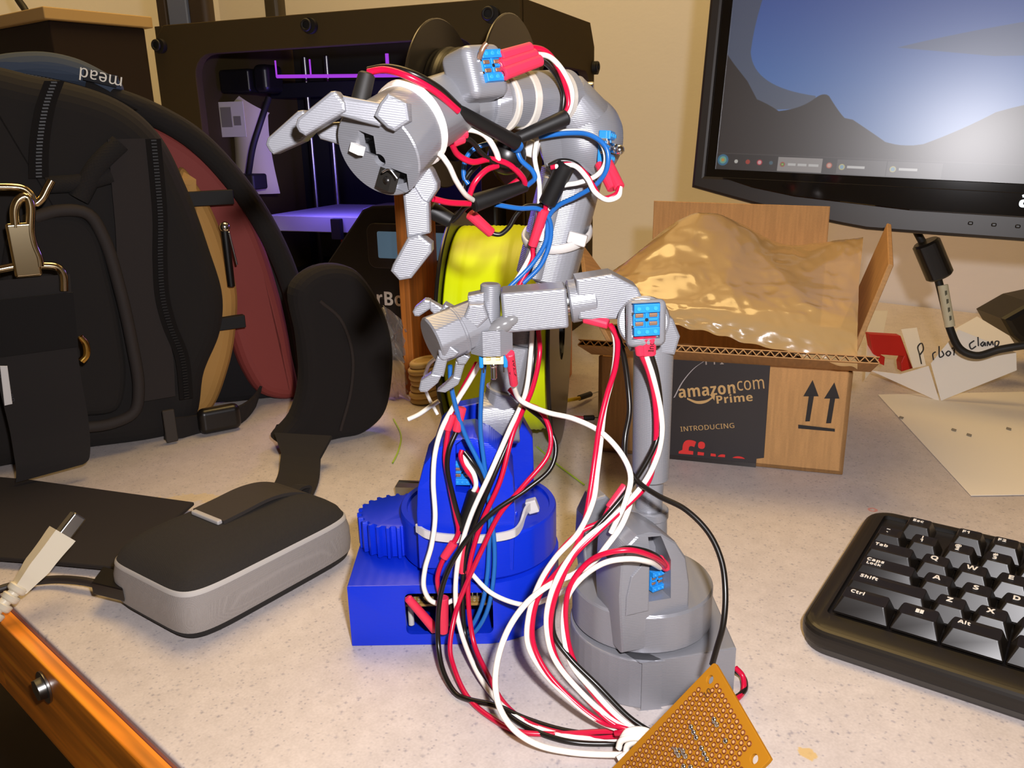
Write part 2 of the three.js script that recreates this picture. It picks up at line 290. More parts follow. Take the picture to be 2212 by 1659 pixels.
  // pale rear duct with its paper tag, seen through the opening
  const duct = part('spool_cover', grid(24, 16, (u, v) => { const a = (u - 0.5) * 1.7; const w = 0.062 - 0.012 * Math.cos((v - 0.6) * 3); return [-0.446 + Math.sin(a) * w * 0.8, 0.185 + v * 0.13 - 0.03 * (v > 0.8 ? (v - 0.8) * 5 * Math.abs(Math.sin(a)) : 0), -0.09 - 0.05 + Math.cos(a) * 0.05]; }), std(0xd8c9a8, 0.6, { side: THREE.DoubleSide }), t, 'cream curved cover');
  part('tag', bx(-0.462, 0.285, -0.088, 0.046, 0.046, 0.001, 0.0002), std(0xe6dcc4, 0.7), duct, 'paper tag with grey print');
  part('tag_print', [bx(-0.469, 0.288, -0.0872, 0.018, 0.026, 0.0004, 0.0001), bx(-0.451, 0.283, -0.0872, 0.012, 0.012, 0.0004, 0.0001)], std(0x8f8672, 0.7), duct);
  part('cable', tube([[-0.375, 0.31, -0.06], [-0.38, 0.28, -0.045], [-0.392, 0.25, -0.04], [-0.408, 0.215, -0.045]], 0.004, 30), M.blackM, t);
  part('cable_plug', bx(-0.412, 0.205, -0.045, 0.045, 0.02, 0.03, 0.003), M.blackM, t);
  // things standing on the top edge
  part('corner_bracket', [bx(-Wd + 0.03, H + 0.035, -0.02, 0.03, 0.075, 0.02, 0.002)], std(0x7d828c, 0.5), t, 'grey blue corner bracket');
  part('corner_bracket', [bx(-Wd + 0.005, H + 0.035, -0.02, 0.014, 0.075, 0.02, 0.002), bx(-Wd + 0.06, H + 0.03, -0.02, 0.03, 0.07, 0.02, 0.008)], std(0x4a3a26, 0.6), t);
  part('top_knob', limb([-0.33, H - 0.004, -0.03], [-0.33, H + 0.03, -0.03], 0.012), std(0x4f4228, 0.5), t);
  part('top_tube', tube([[-0.03, H - 0.01, -0.02], [-0.01, H + 0.03, -0.06], [0.02, H + 0.09, -0.1]], 0.004, 16), M.blackM, t);
}

// ------------------------------------------------------------ wooden filament stand with a black spool on its rod, yellow spool before it
const plank = std(0xffffff, 0.5, { map: dtex(256, 256, (x, y) => { const n = vnoise(x / 6, y / 60, 31) * 0.6 + vnoise(x / 2.5, y / 30, 32) * 0.4; const k = 0.8 + 0.4 * n; return [196 * k, 116 * k, 40 * k]; }, true, [6, 3]) });
{
  const t = turned('filament_stand', 'wooden stand of two upright boards behind the yellow spool', 'stand', [-0.107, 0, -0.836], -12);
  part('upright', boxUV(bx(0, 0.147, -0.05, 0.011, 0.294, 0.1, 0.001)), plank, t);
  part('upright', boxUV(bx(0.152, 0.147, -0.05, 0.011, 0.294, 0.1, 0.001)), plank, t);
  part('cross_board', boxUV(bx(0.076, 0.03, -0.092, 0.142, 0.06, 0.01, 0.001)), plank, t);
  part('rod', limb([-0.02, 0.3, -0.03], [0.187, 0.3, -0.03], 0.006), M.metal, t, 'bright metal rod');
}
function spool(name, label, pos, turn, r, core, wind, width, flangeMat, windMat, seedv, coat, tilt) {
  const t = turned(name, label, 'spool', pos, turn, 'filament spools'); const rot = (g) => { g.rotateZ(-Math.PI / 2); return g; };
  for (const s of [-1, 1]) { const f = rot(toCreasedNormals(lathe([[core, -0.0016], [r - 0.001, -0.0016], [r, -0.0006], [r, 0.0006], [r - 0.001, 0.0016], [core, 0.0016], [core, -0.0016]], 72), 0.6)); f.translate(s * width / 2, 0, 0); part('flange', f, flangeMat, t); }
  const prof = [[core, -width / 2 + 0.0018]]; const n = 46; for (let i = 0; i <= n; i++) { const u = i / n; prof.push([wind + 0.0007 * Math.sin(i * Math.PI) + 0.0006 * (i % 2) + 0.0014 * (hash(i >> 2, 3, seedv) - 0.5), -width / 2 + 0.002 + u * (width - 0.004)]); } prof.push([core, width / 2 - 0.0018]);
  part('filament', rot(lathe(prof, 72)), windMat, t);
  part('core', rot(lathe([[core - 0.004, -width / 2], [core, -width / 2], [core, width / 2], [core - 0.004, width / 2], [core - 0.004, -width / 2]], 40)), M.blackP, t);
  return t;
}
spool('filament_spool', 'spool of bright yellow filament standing behind the robot arms', [0.0, 0.1006, -0.705], -9, 0.1, 0.027, 0.0865, 0.086, std(0x1a1715, 0.3), std(0xeaff00, 0.42), 51);
spool('filament_spool', 'dark filament spool hanging on the rod above the yellow one', [-0.028, 0.2885, -0.85], -22, 0.079, 0.0215, 0.052, 0.074, std(0x3a3226, 0.3, { transmission: 0.15, thickness: 0 }), std(0x110e0c, 0.4), 52);
// coil of beige cord and a crumpled clear bag by the stand
{
  const t = thing('cord_coil', 'ribbed beige coil of cord beside the wooden upright', 'cord', [-0.0911,0,-0.8137]);
  const c = [-0.0878,0,-0.8134];
  for (let i = 0; i < 7; i++) { const g = new THREE.TorusGeometry(0.0135 + 0.0012 * Math.sin(i * 1.7), 0.0034, 10, 32); g.rotateX(Math.PI / 2); g.rotateZ(0.16); g.translate(c[0], 0.004 + i * 0.0062, c[2]); part('turn', g, std(0xd9b878, 0.65), t); }
  part('core', limb([c[0], 0.001, c[2]], [c[0], 0.043, c[2]], 0.0105), std(0xcaa766, 0.7), t);
}
{
  const q = (u, v) => { const b = V([-0.1453,0.001,-0.811]).lerp(V([-0.1113,0.001,-0.8119]), u); const n = (vnoise(u * 7, v * 9, 61) - 0.5) * 0.022 + (vnoise(u * 17, v * 21, 62) - 0.5) * 0.012; return [b.x + n * 0.5, 0.002 + v * 0.092 * (1 - 0.35 * Math.abs(u - 0.45)), b.z - 0.012 - v * 0.02 + n]; };
  solo('plastic_bag', grid(26, 30, q), std(0xd8cfc4, 0.12, { transmission: 0.72, thickness: 0, side: THREE.DoubleSide }), 'crumpled clear plastic bag between strap and wooden upright', 'bag');
}

const up0 = (l) => l.map((p) => [p[0], Math.max(p[1], 0.0012)]);
const lift = (l, w) => l.map((p) => [p[0], p[1], w]);
// ------------------------------------------------------------ backpack
{
  const t = turned('backpack', 'black backpack with maroon and tan side panels standing at the left', 'backpack', [-0.34, 0, -0.70], 32);
  const tan = std(0xb98a48, 0.8, { bumpMap: weaveTex, bumpScale: 0.0003 }), maroon = std(0x8a3a34, 0.75), navy = std(0x3a4556, 0.9), zipM = std(0x14100e, 0.85, { specularIntensity: 0.4 });
  part('back_panel', plate(up0([[-0.072,0.3225],[0.0004,0.3203],[0.0588,0.2937],[0.1095,0.2515],[0.1481,0.1893],[0.1731,0.1155],[0.1811,0.046],[0.1805,-0.0301],[0.1291,-0.0078],[0.0663,0.007],[-0.0243,0.0157],[-0.125,0.0276]]), -0.06, 0.03, 0.012, { smooth: true, bs: 4 }), M.clothB, t);
  part('side_lining', plate(up0([[-0.0102,0.3048],[0.0547,0.2824],[0.1092,0.2434],[0.1415,0.1886],[0.1606,0.1098],[0.1667,0.0514],[0.167,-0.0112],[0.1314,0.0103],[0.1158,0.0379],[0.1037,0.0892],[0.0766,0.1805],[0.0279,0.252]]), -0.045, 0.03, 0.012, { smooth: true, bs: 4 }), maroon, t, 'maroon lining panel');
  part('edge_binding', tube(lift([[0.0097,0.3025],[0.0545,0.2869],[0.094,0.2621],[0.1283,0.2198],[0.1538,0.1704],[0.17,0.1164],[0.1769,0.0582],[0.1753,-0.0114]], -0.04), 0.0105, 60, 10), M.cloth, t, 'thick black padded edge');
  part('side_pocket', plate(up0([[0.0796,0.238],[0.0925,0.22],[0.1039,0.1925],[0.1128,0.149],[0.1157,0.1178],[0.1099,0.0824],[0.0989,0.0472],[0.0777,0.0088],[0.061,0.0037],[0.0462,0.0198],[0.06,0.1415],[0.068,0.2031]]), -0.028, 0.05, 0.014, { smooth: true, bs: 4 }), tan, t, 'tan side panel');
  const body = part('main_compartment', plate(up0([[-0.0762,0.3151],[-0.0253,0.3127],[0.0315,0.2952],[0.0599,0.2684],[0.0781,0.2201],[0.0901,0.167],[0.097,0.1222],[0.0905,0.0884],[0.0722,0.0538],[0.0528,0.0035],[-0.041,-0.0001],[-0.1312,0.0107]]), 0, 0.055, 0.022, { smooth: true, bs: 6, n: 8 }), M.cloth, t);
  // top pad with the sewn patch
  part('top_pad', plate([[-0.0681,0.3104],[-0.0594,0.3247],[-0.0201,0.3326],[0.0075,0.3284],[0.0268,0.3189],[0.0406,0.3089],[0.0409,0.3008],[0.009,0.305],[-0.0369,0.3091]], -0.03, 0.05, 0.014, { smooth: true, bs: 4 }), navy, t, 'slate blue padded top');
  const pt = part('patch', plate([[0.012,0.3184],[0.0364,0.313],[0.0337,0.3043],[0.0094,0.3101]], -0.026, 0.004, 0.0006), std(0x14161c, 0.8), t, 'black woven patch');
  { const g = text('mead', 0.0095, 0.0008, fontR); g.rotateZ(Math.PI - 0.24); const c = [[0.0227,0.3114]][0]; g.translate(c[0], c[1], -0.0258); part('lettering', g, std(0xe8e2d4, 0.6), pt, 'white lettering, upside down'); }
  // pockets, piping and zips
  part('front_pocket', plate([[-0.0599,0.2033],[-0.04,0.2083],[-0.0141,0.2055],[-0.0026,0.1917],[0.0022,0.1532],[0.0042,0.1054],[0.0014,0.0606],[-0.0093,0.0374],[-0.0469,0.0387],[-0.0873,0.041]], 0.012, 0.02, 0.009, { smooth: true, bs: 4 }), M.cloth, t);
  part('pocket_piping', tube(lift([[-0.0451,0.2057],[-0.0265,0.2098],[-0.007,0.206],[0.0019,0.1855],[0.0076,0.1445],[0.0105,0.0959],[0.0102,0.0543],[0.0036,0.0342],[-0.016,0.0276],[-0.0446,0.0293]], 0.01), 0.005, 60, 8), std(0x2a2320, 0.8), t);
  const zip = (pts, w, wd, nm) => {
    const l = lift(pts, w); part('zipper_tape', ribbon(l, [[wd, 0, 0], [wd, 0, 0]], 0.0012, 50), zipM, t);
    const c = new THREE.CatmullRomCurve3(l.map(V)); const gs = []; const n = Math.round(c.getLength() / 0.0026);
    for (let i = 0; i < n; i++) { const p = c.getPointAt((i + 0.5) / n); gs.push(new THREE.BoxGeometry(0.0042, 0.0012, 0.0016).translate(p.x, p.y, p.z + 0.0012)); }
    const z = part('zipper_teeth', gs, std(0x141110, 0.45, { specularIntensity: 0.6 }), t); z.userData.kind = 'stuff';
  };
  zip([[-0.0144,0.3075],[-0.0228,0.2905],[-0.0303,0.2683],[-0.0344,0.251],[-0.037,0.2352]], 0.004, 0.014);
  zip([[0.0512,0.263],[0.05,0.2331],[0.048,0.1988],[0.0432,0.1637],[0.0408,0.1317],[0.0432,0.1066],[0.0498,0.076],[0.0488,0.0369]], 0.006, 0.012);
  zip([[-0.0556,0.3158],[-0.0317,0.313],[-0.0042,0.3066],[0.021,0.2975],[0.0402,0.2868]], -0.02, 0.014);
  part('stitched_flap', ribbon(lift([[0.0318,0.2634],[0.0301,0.2265],[0.0283,0.1885],[0.0247,0.1495],[0.0239,0.1173],[0.0282,0.0792],[0.0268,0.0408]], 0.004), [[0.03, 0, 0], [0.034, 0, 0], [0.026, 0, 0]], 0.003, 40), std(0x2a2422, 0.95), t);
  part('fold', tube(lift([[-0.0112,0.2175],[0.0062,0.2423],[0.0261,0.2599]], 0.003), 0.008, 20), M.cloth, t);
  part('fold', tube(lift([[-0.0326,0.2296],[-0.0092,0.2302],[0.0156,0.2353]], 0.002), 0.007, 20), M.cloth, t);
  // tan panel: elastic bands and a clipped pen
  part('elastic_band', bx(...([[0.0984,0.2105]][0]), -0.026, 0.04, 0.013, 0.008), M.dark, t);
  part('elastic_band', bx(...([[0.0992,0.0944]][0]), -0.026, 0.034, 0.012, 0.008), M.dark, t);
  // waist strap with side release buckle
  const ws = part('waist_strap', [ribbon([...lift([[0.027,-0.0068]].map((p) => [p[0], Math.max(p[1], 0.014)]), 0.012), ...lift([[0.0618,0.0073],[0.0923,0.0082]], 0.0), ...lift([[0.1284,0.0125],[0.1353,0.0334]], -0.05)], [[0.004, 0.02, 0.004], [0.004, 0.022, 0.004], [0.012, 0.018, 0]], 0.0025, 30)], M.webbing, t);
  part('buckle', bx(...([[0.0746,0.0133]][0]), 0.008, 0.038, 0.024, 0.014, 0.006), M.blackP, ws);
  part('strap_tab', bx([[0.0305,0.0007]][0][0], 0.017, 0.014, 0.01, 0.03, 0.004, 0.001), std(0x37302a, 0.8), ws);
  // shoulder pad lying to the right of the bag and its webbing
  const sp = part('shoulder_pad', plate(up0([[0.1297,0.1416],[0.153,0.1573],[0.1836,0.1526],[0.2039,0.1248],[0.2148,0.0876],[0.2138,0.0509],[0.2026,0.0152],[0.1795,-0.0137],[0.1592,-0.0166],[0.1366,-0.0026],[0.1008,0.0115],[0.1188,0.0301],[0.1298,0.0594],[0.1312,0.096]]), 0.1, 0.03, 0.011, { smooth: true, bs: 4 }), std(0x17110f, 0.95), t, 'padded shoulder strap');
  part('pad_seam', tube(lift([[0.1485,0.1296],[0.1655,0.1113],[0.1737,0.0812],[0.1701,0.0478],[0.1571,0.0113]], 0.1008), 0.0016, 30, 6), std(0x2a211d, 0.9), sp);
  // the bag's broad carrying strap at the left with its metal swivel hook
  const cs = part('carrying_strap', ribbon([...lift([[-0.0583,0.1648]], 0.05), ...lift([[-0.0618,0.1305],[-0.0633,0.0867],[-0.0631,0.0447]], 0.055), ...lift(up0([[-0.0665,0.0157],[-0.0696,0.0026]]).map((p) => [p[0], Math.max(p[1], 0.012)]), 0.06)], [[0.056, 0, 0], [0.056, 0, 0], [0.054, 0.002, 0], [0.048, 0.004, 0]], 0.0035, 40), M.webbing, t);
  part('strap_band', ribbon(lift([[-0.0599,0.1519],[-0.0629,0.1093]], 0.0585), [[0.058, 0, 0], [0.058, 0, 0]], 0.002, 12), std(0x0f0b0a, 0.95), cs);
  part('slide_buckle', tube(lift([[-0.0317,0.1161],[-0.0287,0.1104],[-0.0295,0.1008],[-0.0334,0.0969]], 0.056), 0.003, 16), M.brass, cs, 'brass slide');
  const tg = part('maker_tag', slab([...lift([[-0.0879,0.1036],[-0.0832,0.1028],[-0.0849,0.0731],[-0.0902,0.0727]], 0.062)], 0.001), std(0xd8d4d0, 0.7), cs, 'pale printed tag');
  { const g = text('CITY CORP', 0.0042, 0.0003, fontR); g.rotateZ(-Math.PI / 2 + 0.12); const c = [[-0.0866,0.0882]][0]; g.translate(c[0], c[1], 0.0624); part('lettering', g, std(0x333036, 0.7), tg); }
  const gold = std(0xd8c6a0, 0.16, { metalness: 1 });
  const hook = part('swivel_hook', [tube(lift([[-0.0608,0.2032],[-0.0588,0.217],[-0.0545,0.2233],[-0.0502,0.2244],[-0.0488,0.2183],[-0.0519,0.1998],[-0.0517,0.1896],[-0.0498,0.1791],[-0.0501,0.1736]], 0.058), 0.0034, 40), obox([...([[-0.0581,0.1865]][0]), 0.058], [1, 0, 0], [0, 1, 0], 0.018, 0.04, 0.006, 0.002)], gold, t, 'polished brass swivel hook');
  part('strap_loop', tube(lift([[-0.0787,0.1733],[-0.0636,0.1748],[-0.0486,0.1737],[-0.0384,0.1713],[-0.0355,0.166],[-0.0366,0.1533]], 0.056), 0.0032, 40), gold, hook);
  part('ring', tube(lift([[-0.0713,0.2325],[-0.0513,0.2301],[-0.0472,0.2259],[-0.0454,0.2191],[-0.0406,0.2222],[-0.0351,0.2303],[-0.0318,0.2351]], 0.054), 0.003, 40), gold, hook);
}
{ // pen clipped in the tan panel
  const o = [[0.1064,0.1845],[0.1063,0.1289]]; const T = (p, w) => { const a = 32 * R; return [-0.34 + p[0] * Math.cos(a) + w * Math.sin(a), p[1], -0.70 - p[0] * Math.sin(a) + w * Math.cos(a)]; };
  const t = thing('pen', 'black pen with a silver clip tucked into the tan panel of the backpack', 'pen', T(o[1], -0.02));
  part('barrel', limb(T(o[1], -0.02), T(o[0], -0.02), 0.0034, 0.004), M.blackP, t); part('clip', limb(T([o[0][0] + 0.002, o[0][1] - 0.004], -0.0145), T([o[0][0] + 0.006, o[0][1] - 0.035], -0.0145), 0.001), M.metal, t); part('cap_end', ball(T(o[0], -0.019), 0.005), M.metal, t);
}
// ------------------------------------------------------------ straps lying on the desk
solo('webbing_strap', slab([[-0.4377,0.004,-0.6244], [-0.3863,0.004,-0.6127], [-0.3295,0.004,-0.594], [-0.2361,0.004,-0.5631], [-0.2441,0.004,-0.5072], [-0.2316,0.004,-0.4708], [-0.245,0.004,-0.4667], [-0.2938,0.004,-0.4768], [-0.3537,0.004,-0.4876]], 0.003), std(0x221c1a, 0.95), 'broad black webbing strap lying flat behind the pouch', 'strap');
solo('webbing_strap', ribbon([[-0.1754,0.0237,-0.655], [-0.1743,0.012,-0.6374], [-0.1711,0.004,-0.613], [-0.1687,0.004,-0.5737]], [[0.05, 0, 0.01], [0.034, 0, 0.01], [0.034, 0, 0.008], [0.034, 0, 0.004]], 0.003, 24), M.webbing, 'narrow black webbing running from the shoulder pad under the pouch', 'strap');

// ------------------------------------------------------------ grey and black zip pouch
{
  const t = turned('zip_pouch', 'small grey and black zip pouch lying on the desk', 'pouch', [-0.171, 0, -0.462], 54);
  const A = 0.0625, B = 0.042;
  const ringAt = (sx, sz, y, n = 72) => { const o = []; for (let i = 0; i < n; i++) { const a = i / n * Math.PI * 2, c = Math.cos(a), s = Math.sin(a), e = 0.3; o.push([sx * Math.sign(c) * Math.abs(c) ** e, y, sz * Math.sign(s) * Math.abs(s) ** e]); } return o; };
  const loft = (rings, capTop, capBot) => { const n = rings[0].length, pos = [], uv = [], idx = []; rings.forEach((r) => r.forEach((p, i) => { pos.push(...p); uv.push(p[0] * 120, p[2] * 120); })); for (let j = 0; j < rings.length - 1; j++) for (let i = 0; i < n; i++) { const a = j * n + i, b = j * n + (i + 1) % n; idx.push(a, a + n, b, b, a + n, b + n); } const add = (j, flip) => { const y = rings[j][0][1]; pos.push(0, y, 0); uv.push(0, 0); const c = pos.length / 3 - 1; for (let i = 0; i < n; i++) { const a = j * n + i, b = j * n + (i + 1) % n; flip ? idx.push(c, a, b) : idx.push(c, b, a); } }; if (capTop) add(rings.length - 1); if (capBot) add(0, true); const g = new THREE.BufferGeometry(); g.setAttribute('position', new THREE.Float32BufferAttribute(pos, 3)); g.setAttribute('uv', new THREE.Float32BufferAttribute(uv, 2)); g.setIndex(idx); g.computeVertexNormals(); return g; };
  const lean = (u) => [1 - 0.0 * u, 1];
  const mesh = std(0x2b2622, 0.85, { bumpMap: weaveTex, bumpScale: 0.0005 });
  part('base', loft([ringAt(A * 0.9, B * 0.88, 0), ringAt(A * 0.97, B * 0.97, 0.003), ringAt(A, B, 0.007)], false, true), std(0x1b1816, 0.8), t, 'black underside');
  part('side_band', loft([ringAt(A, B, 0.0068), ringAt(A * 1.012, B * 1.015, 0.013), ringAt(A * 1.01, B * 1.01, 0.022), ringAt(A * 0.985, B * 0.975, 0.029)], false, false), std(0x9a938e, 0.85, { bumpMap: weaveTex, bumpScale: 0.0003 }), t, 'grey woven side band');
  part('zip', loft([ringAt(A * 0.99, B * 0.985, 0.0286), ringAt(A * 0.985, B * 0.975, 0.0302), ringAt(A * 0.972, B * 0.955, 0.0312)], false, false), std(0xb7b2ad, 0.7), t, 'pale grey zip line');
  const dome = []; for (let k = 0; k <= 7; k++) { const u = k / 7; dome.push(ringAt(A * (0.972 - 0.5 * u ** 1.3), B * (0.955 - 0.62 * u ** 1.3), 0.031 + 0.0158 * Math.sin(u * 1.5) ** 0.8)); }
  part('lid', loft(dome, true, false), mesh, t, 'black mesh lid');
  const hb = part('handle_band', ribbon([[-0.014, 0.0478, -0.004], [0.0, 0.0485, -0.004], [0.02, 0.0495, -0.004], [0.036, 0.047, -0.004], [0.05, 0.0405, -0.004], [0.0585, 0.033, -0.004]], [[0, 0, 0.03], [0, 0, 0.03]], 0.0022, 30), std(0x312a25, 0.8, { bumpMap: weaveTex, bumpScale: 0.0004 }), t, 'woven carrying band');
  part('end_tab', bx(-0.0152, 0.0478, -0.004, 0.0036, 0.0028, 0.0265, 0.001), std(0xb4b0ae, 0.5), hb, 'pale grey tab');
  part('loop', ribbon([[0.058, 0.026, -0.022], [0.067, 0.031, -0.023], [0.074, 0.03, -0.022], [0.071, 0.025, -0.021]], [[0, 0.002, 0.012], [0, 0.002, 0.012]], 0.0018, 16), M.webbing, t);
}
// ------------------------------------------------------------ cream USB lead
{
  const tip = [-0.2619,0.0478,-0.455], m0 = [-0.2674,0.0405,-0.448], m1 = [-0.2863,0.018,-0.425], end = [-0.2948,0.0099,-0.415];
  const t = thing('usb_cable', 'cream square ended USB plug and lead at the left', 'cable', end);
  const ax = V(tip).sub(V(m0)).normalize(); const up = new THREE.Vector3(0.75, 0.25, 0.6); const cream = std(0xe6dcc4, 0.4);
  const mid = V(tip).add(V(m0)).multiplyScalar(0.5); part('metal_shell', obox([mid.x, mid.y, mid.z], ax.toArray(), up.toArray(), V(tip).distanceTo(V(m0)) + 0.004, 0.0082, 0.0082, 0.0012), M.steel, t, 'square metal shell');
  const L = V(m0).distanceTo(V(m1)); const c = V(m0).clone().lerp(V(m1), 0.5);
  const body = new THREE.CylinderGeometry(1, 1, 1, 4, 14, false); // a square grip, waisted
  body.rotateY(Math.PI / 4); { const p = body.attributes.position; for (let i = 0; i < p.count; i++) { const v = 0.5 - p.getY(i); const r = (v < 0.06 ? 0.0092 : 0.0094 - 0.0012 * Math.sin(v * Math.PI) - 0.0042 * Math.max(0, v - 0.6) / 0.4); const k = Math.hypot(p.getX(i), p.getZ(i)) > 0.5 ? r : r * Math.hypot(p.getX(i), p.getZ(i)); p.setXYZ(i, Math.sign(p.getX(i)) * (Math.abs(p.getX(i)) > 0.1 ? k * 0.72 : 0), p.getY(i) * L, Math.sign(p.getZ(i)) * (Math.abs(p.getZ(i)) > 0.1 ? k * 0.72 : 0)); } }
  const bg = toCreasedNormals(body, 0.9); const bm = basis(new THREE.Vector3(0, 1, 0), new THREE.Vector3(0, 0, 1)); bg.rotateZ(-Math.PI / 2); place(bg, c.toArray(), ax.toArray(), up.toArray()); part('grip', bg, cream, t);
  for (let i = 0; i < 4; i++) { const p = V(m1).addScaledVector(ax, -0.002 - i * 0.0058), q = p.clone().addScaledVector(ax, 0.0042); part('strain_relief', limb(q.toArray(), p.toArray(), 0.0056 - i * 0.0004, 0.0053 - i * 0.0004), cream, t); }
  part('lead', tube([m1, end, [-0.3098,-0.0015,-0.41]], 0.0034, 20), cream, t);
}
{ // dark mini plug on its thin lead
  const t = thing('plug_lead', 'dark flat plug on a thin lead touching the pouch', 'cable', [-0.2467,0,-0.4467]);
  part('plug', slab([[-0.2467,0.01,-0.4307], [-0.2484,0.01,-0.4497], [-0.2325,0.01,-0.4416], [-0.2245,0.01,-0.4219]], 0.008), std(0x100b0c, 0.35), t);
  part('lead', tube([[-0.2525,0.006,-0.4491], [-0.2675,0.006,-0.454], [-0.2871,0.0045,-0.4585], [-0.305,0.004,-0.4545], [-0.3188,0.004,-0.4444]], 0.0026, 24), std(0x2a2422, 0.5), t);
}
solo('steel_bar', cut(place(new RoundedBoxGeometry(0.03, 0.0105, 0.0125, 2, 0.0008), (() => { const p = [-0.0829,0.0053,-0.5742]; return [p[0] + 0.009, 0.0053, p[2] - 0.006]; })(), [0.95, 0, 0.12], [0, 1, 0]), place(new THREE.BoxGeometry(0.04, 0.0015, 0.03), (() => { const p = [-0.0829,0.0053,-0.5742]; return [p[0] + 0.012, 0.0105, p[2] + 0.006]; })(), [0.95, 0, 0.12], [0, 1, 0])), M.steel, 'short square steel bar behind the blue gear', 'metal bar');
for (const [p, l] of [[[[-0.1145,0.001,-0.7565], [-0.1019,0.001,-0.7114], [-0.0994,0.001,-0.6714], [-0.1008,0.001,-0.6454]], 'green filament offcut by the blue base'], [[[0.0206,0.001,-0.6758], [0.0346,0.001,-0.6383], [0.0543,0.001,-0.5933]], 'long green filament offcut between the two arms']]) solo('filament_offcut', tube(p, 0.0007, 20, 6), std(0xb8dc4a, 0.4), l, 'filament');
{ // jumper leads
  const a = thing('jumper_lead', 'yellow jumper lead with a black end before the carton', 'wire', [0.0882,0,-0.8237]);
  part('insulation', tube([[0.0181,0.01,-0.7229], [0.0321,0.012,-0.7494], [0.0513,0.01,-0.774], [0.0669,0.008,-0.788]], 0.002, 24), M.wireY, a); part('sleeve', limb([0.066,0.008,-0.7881], [0.0798,0.006,-0.8071], 0.0028), M.blackM, a); part('pin', limb([0.0798,0.006,-0.8071], [0.0933,0.003,-0.8267], 0.0005), M.steel, a);
  const b = thing('jumper_lead', 'red jumper lead with a black end before the carton', 'wire', [0.081,0,-0.7542]);
  part('insulation', tube([[0.0322,0.006,-0.7534], [0.0491,0.005,-0.7418], [0.0673,0.004,-0.7396]], 0.0019, 18), M.wireR, b); part('sleeve', limb([0.0664,0.004,-0.7397], [0.0769,0.004,-0.7404], 0.0026), M.blackM, b); part('pin', limb([0.0769,0.004,-0.7404], [0.0859,0.003,-0.7427], 0.0005), M.steel, b);
}

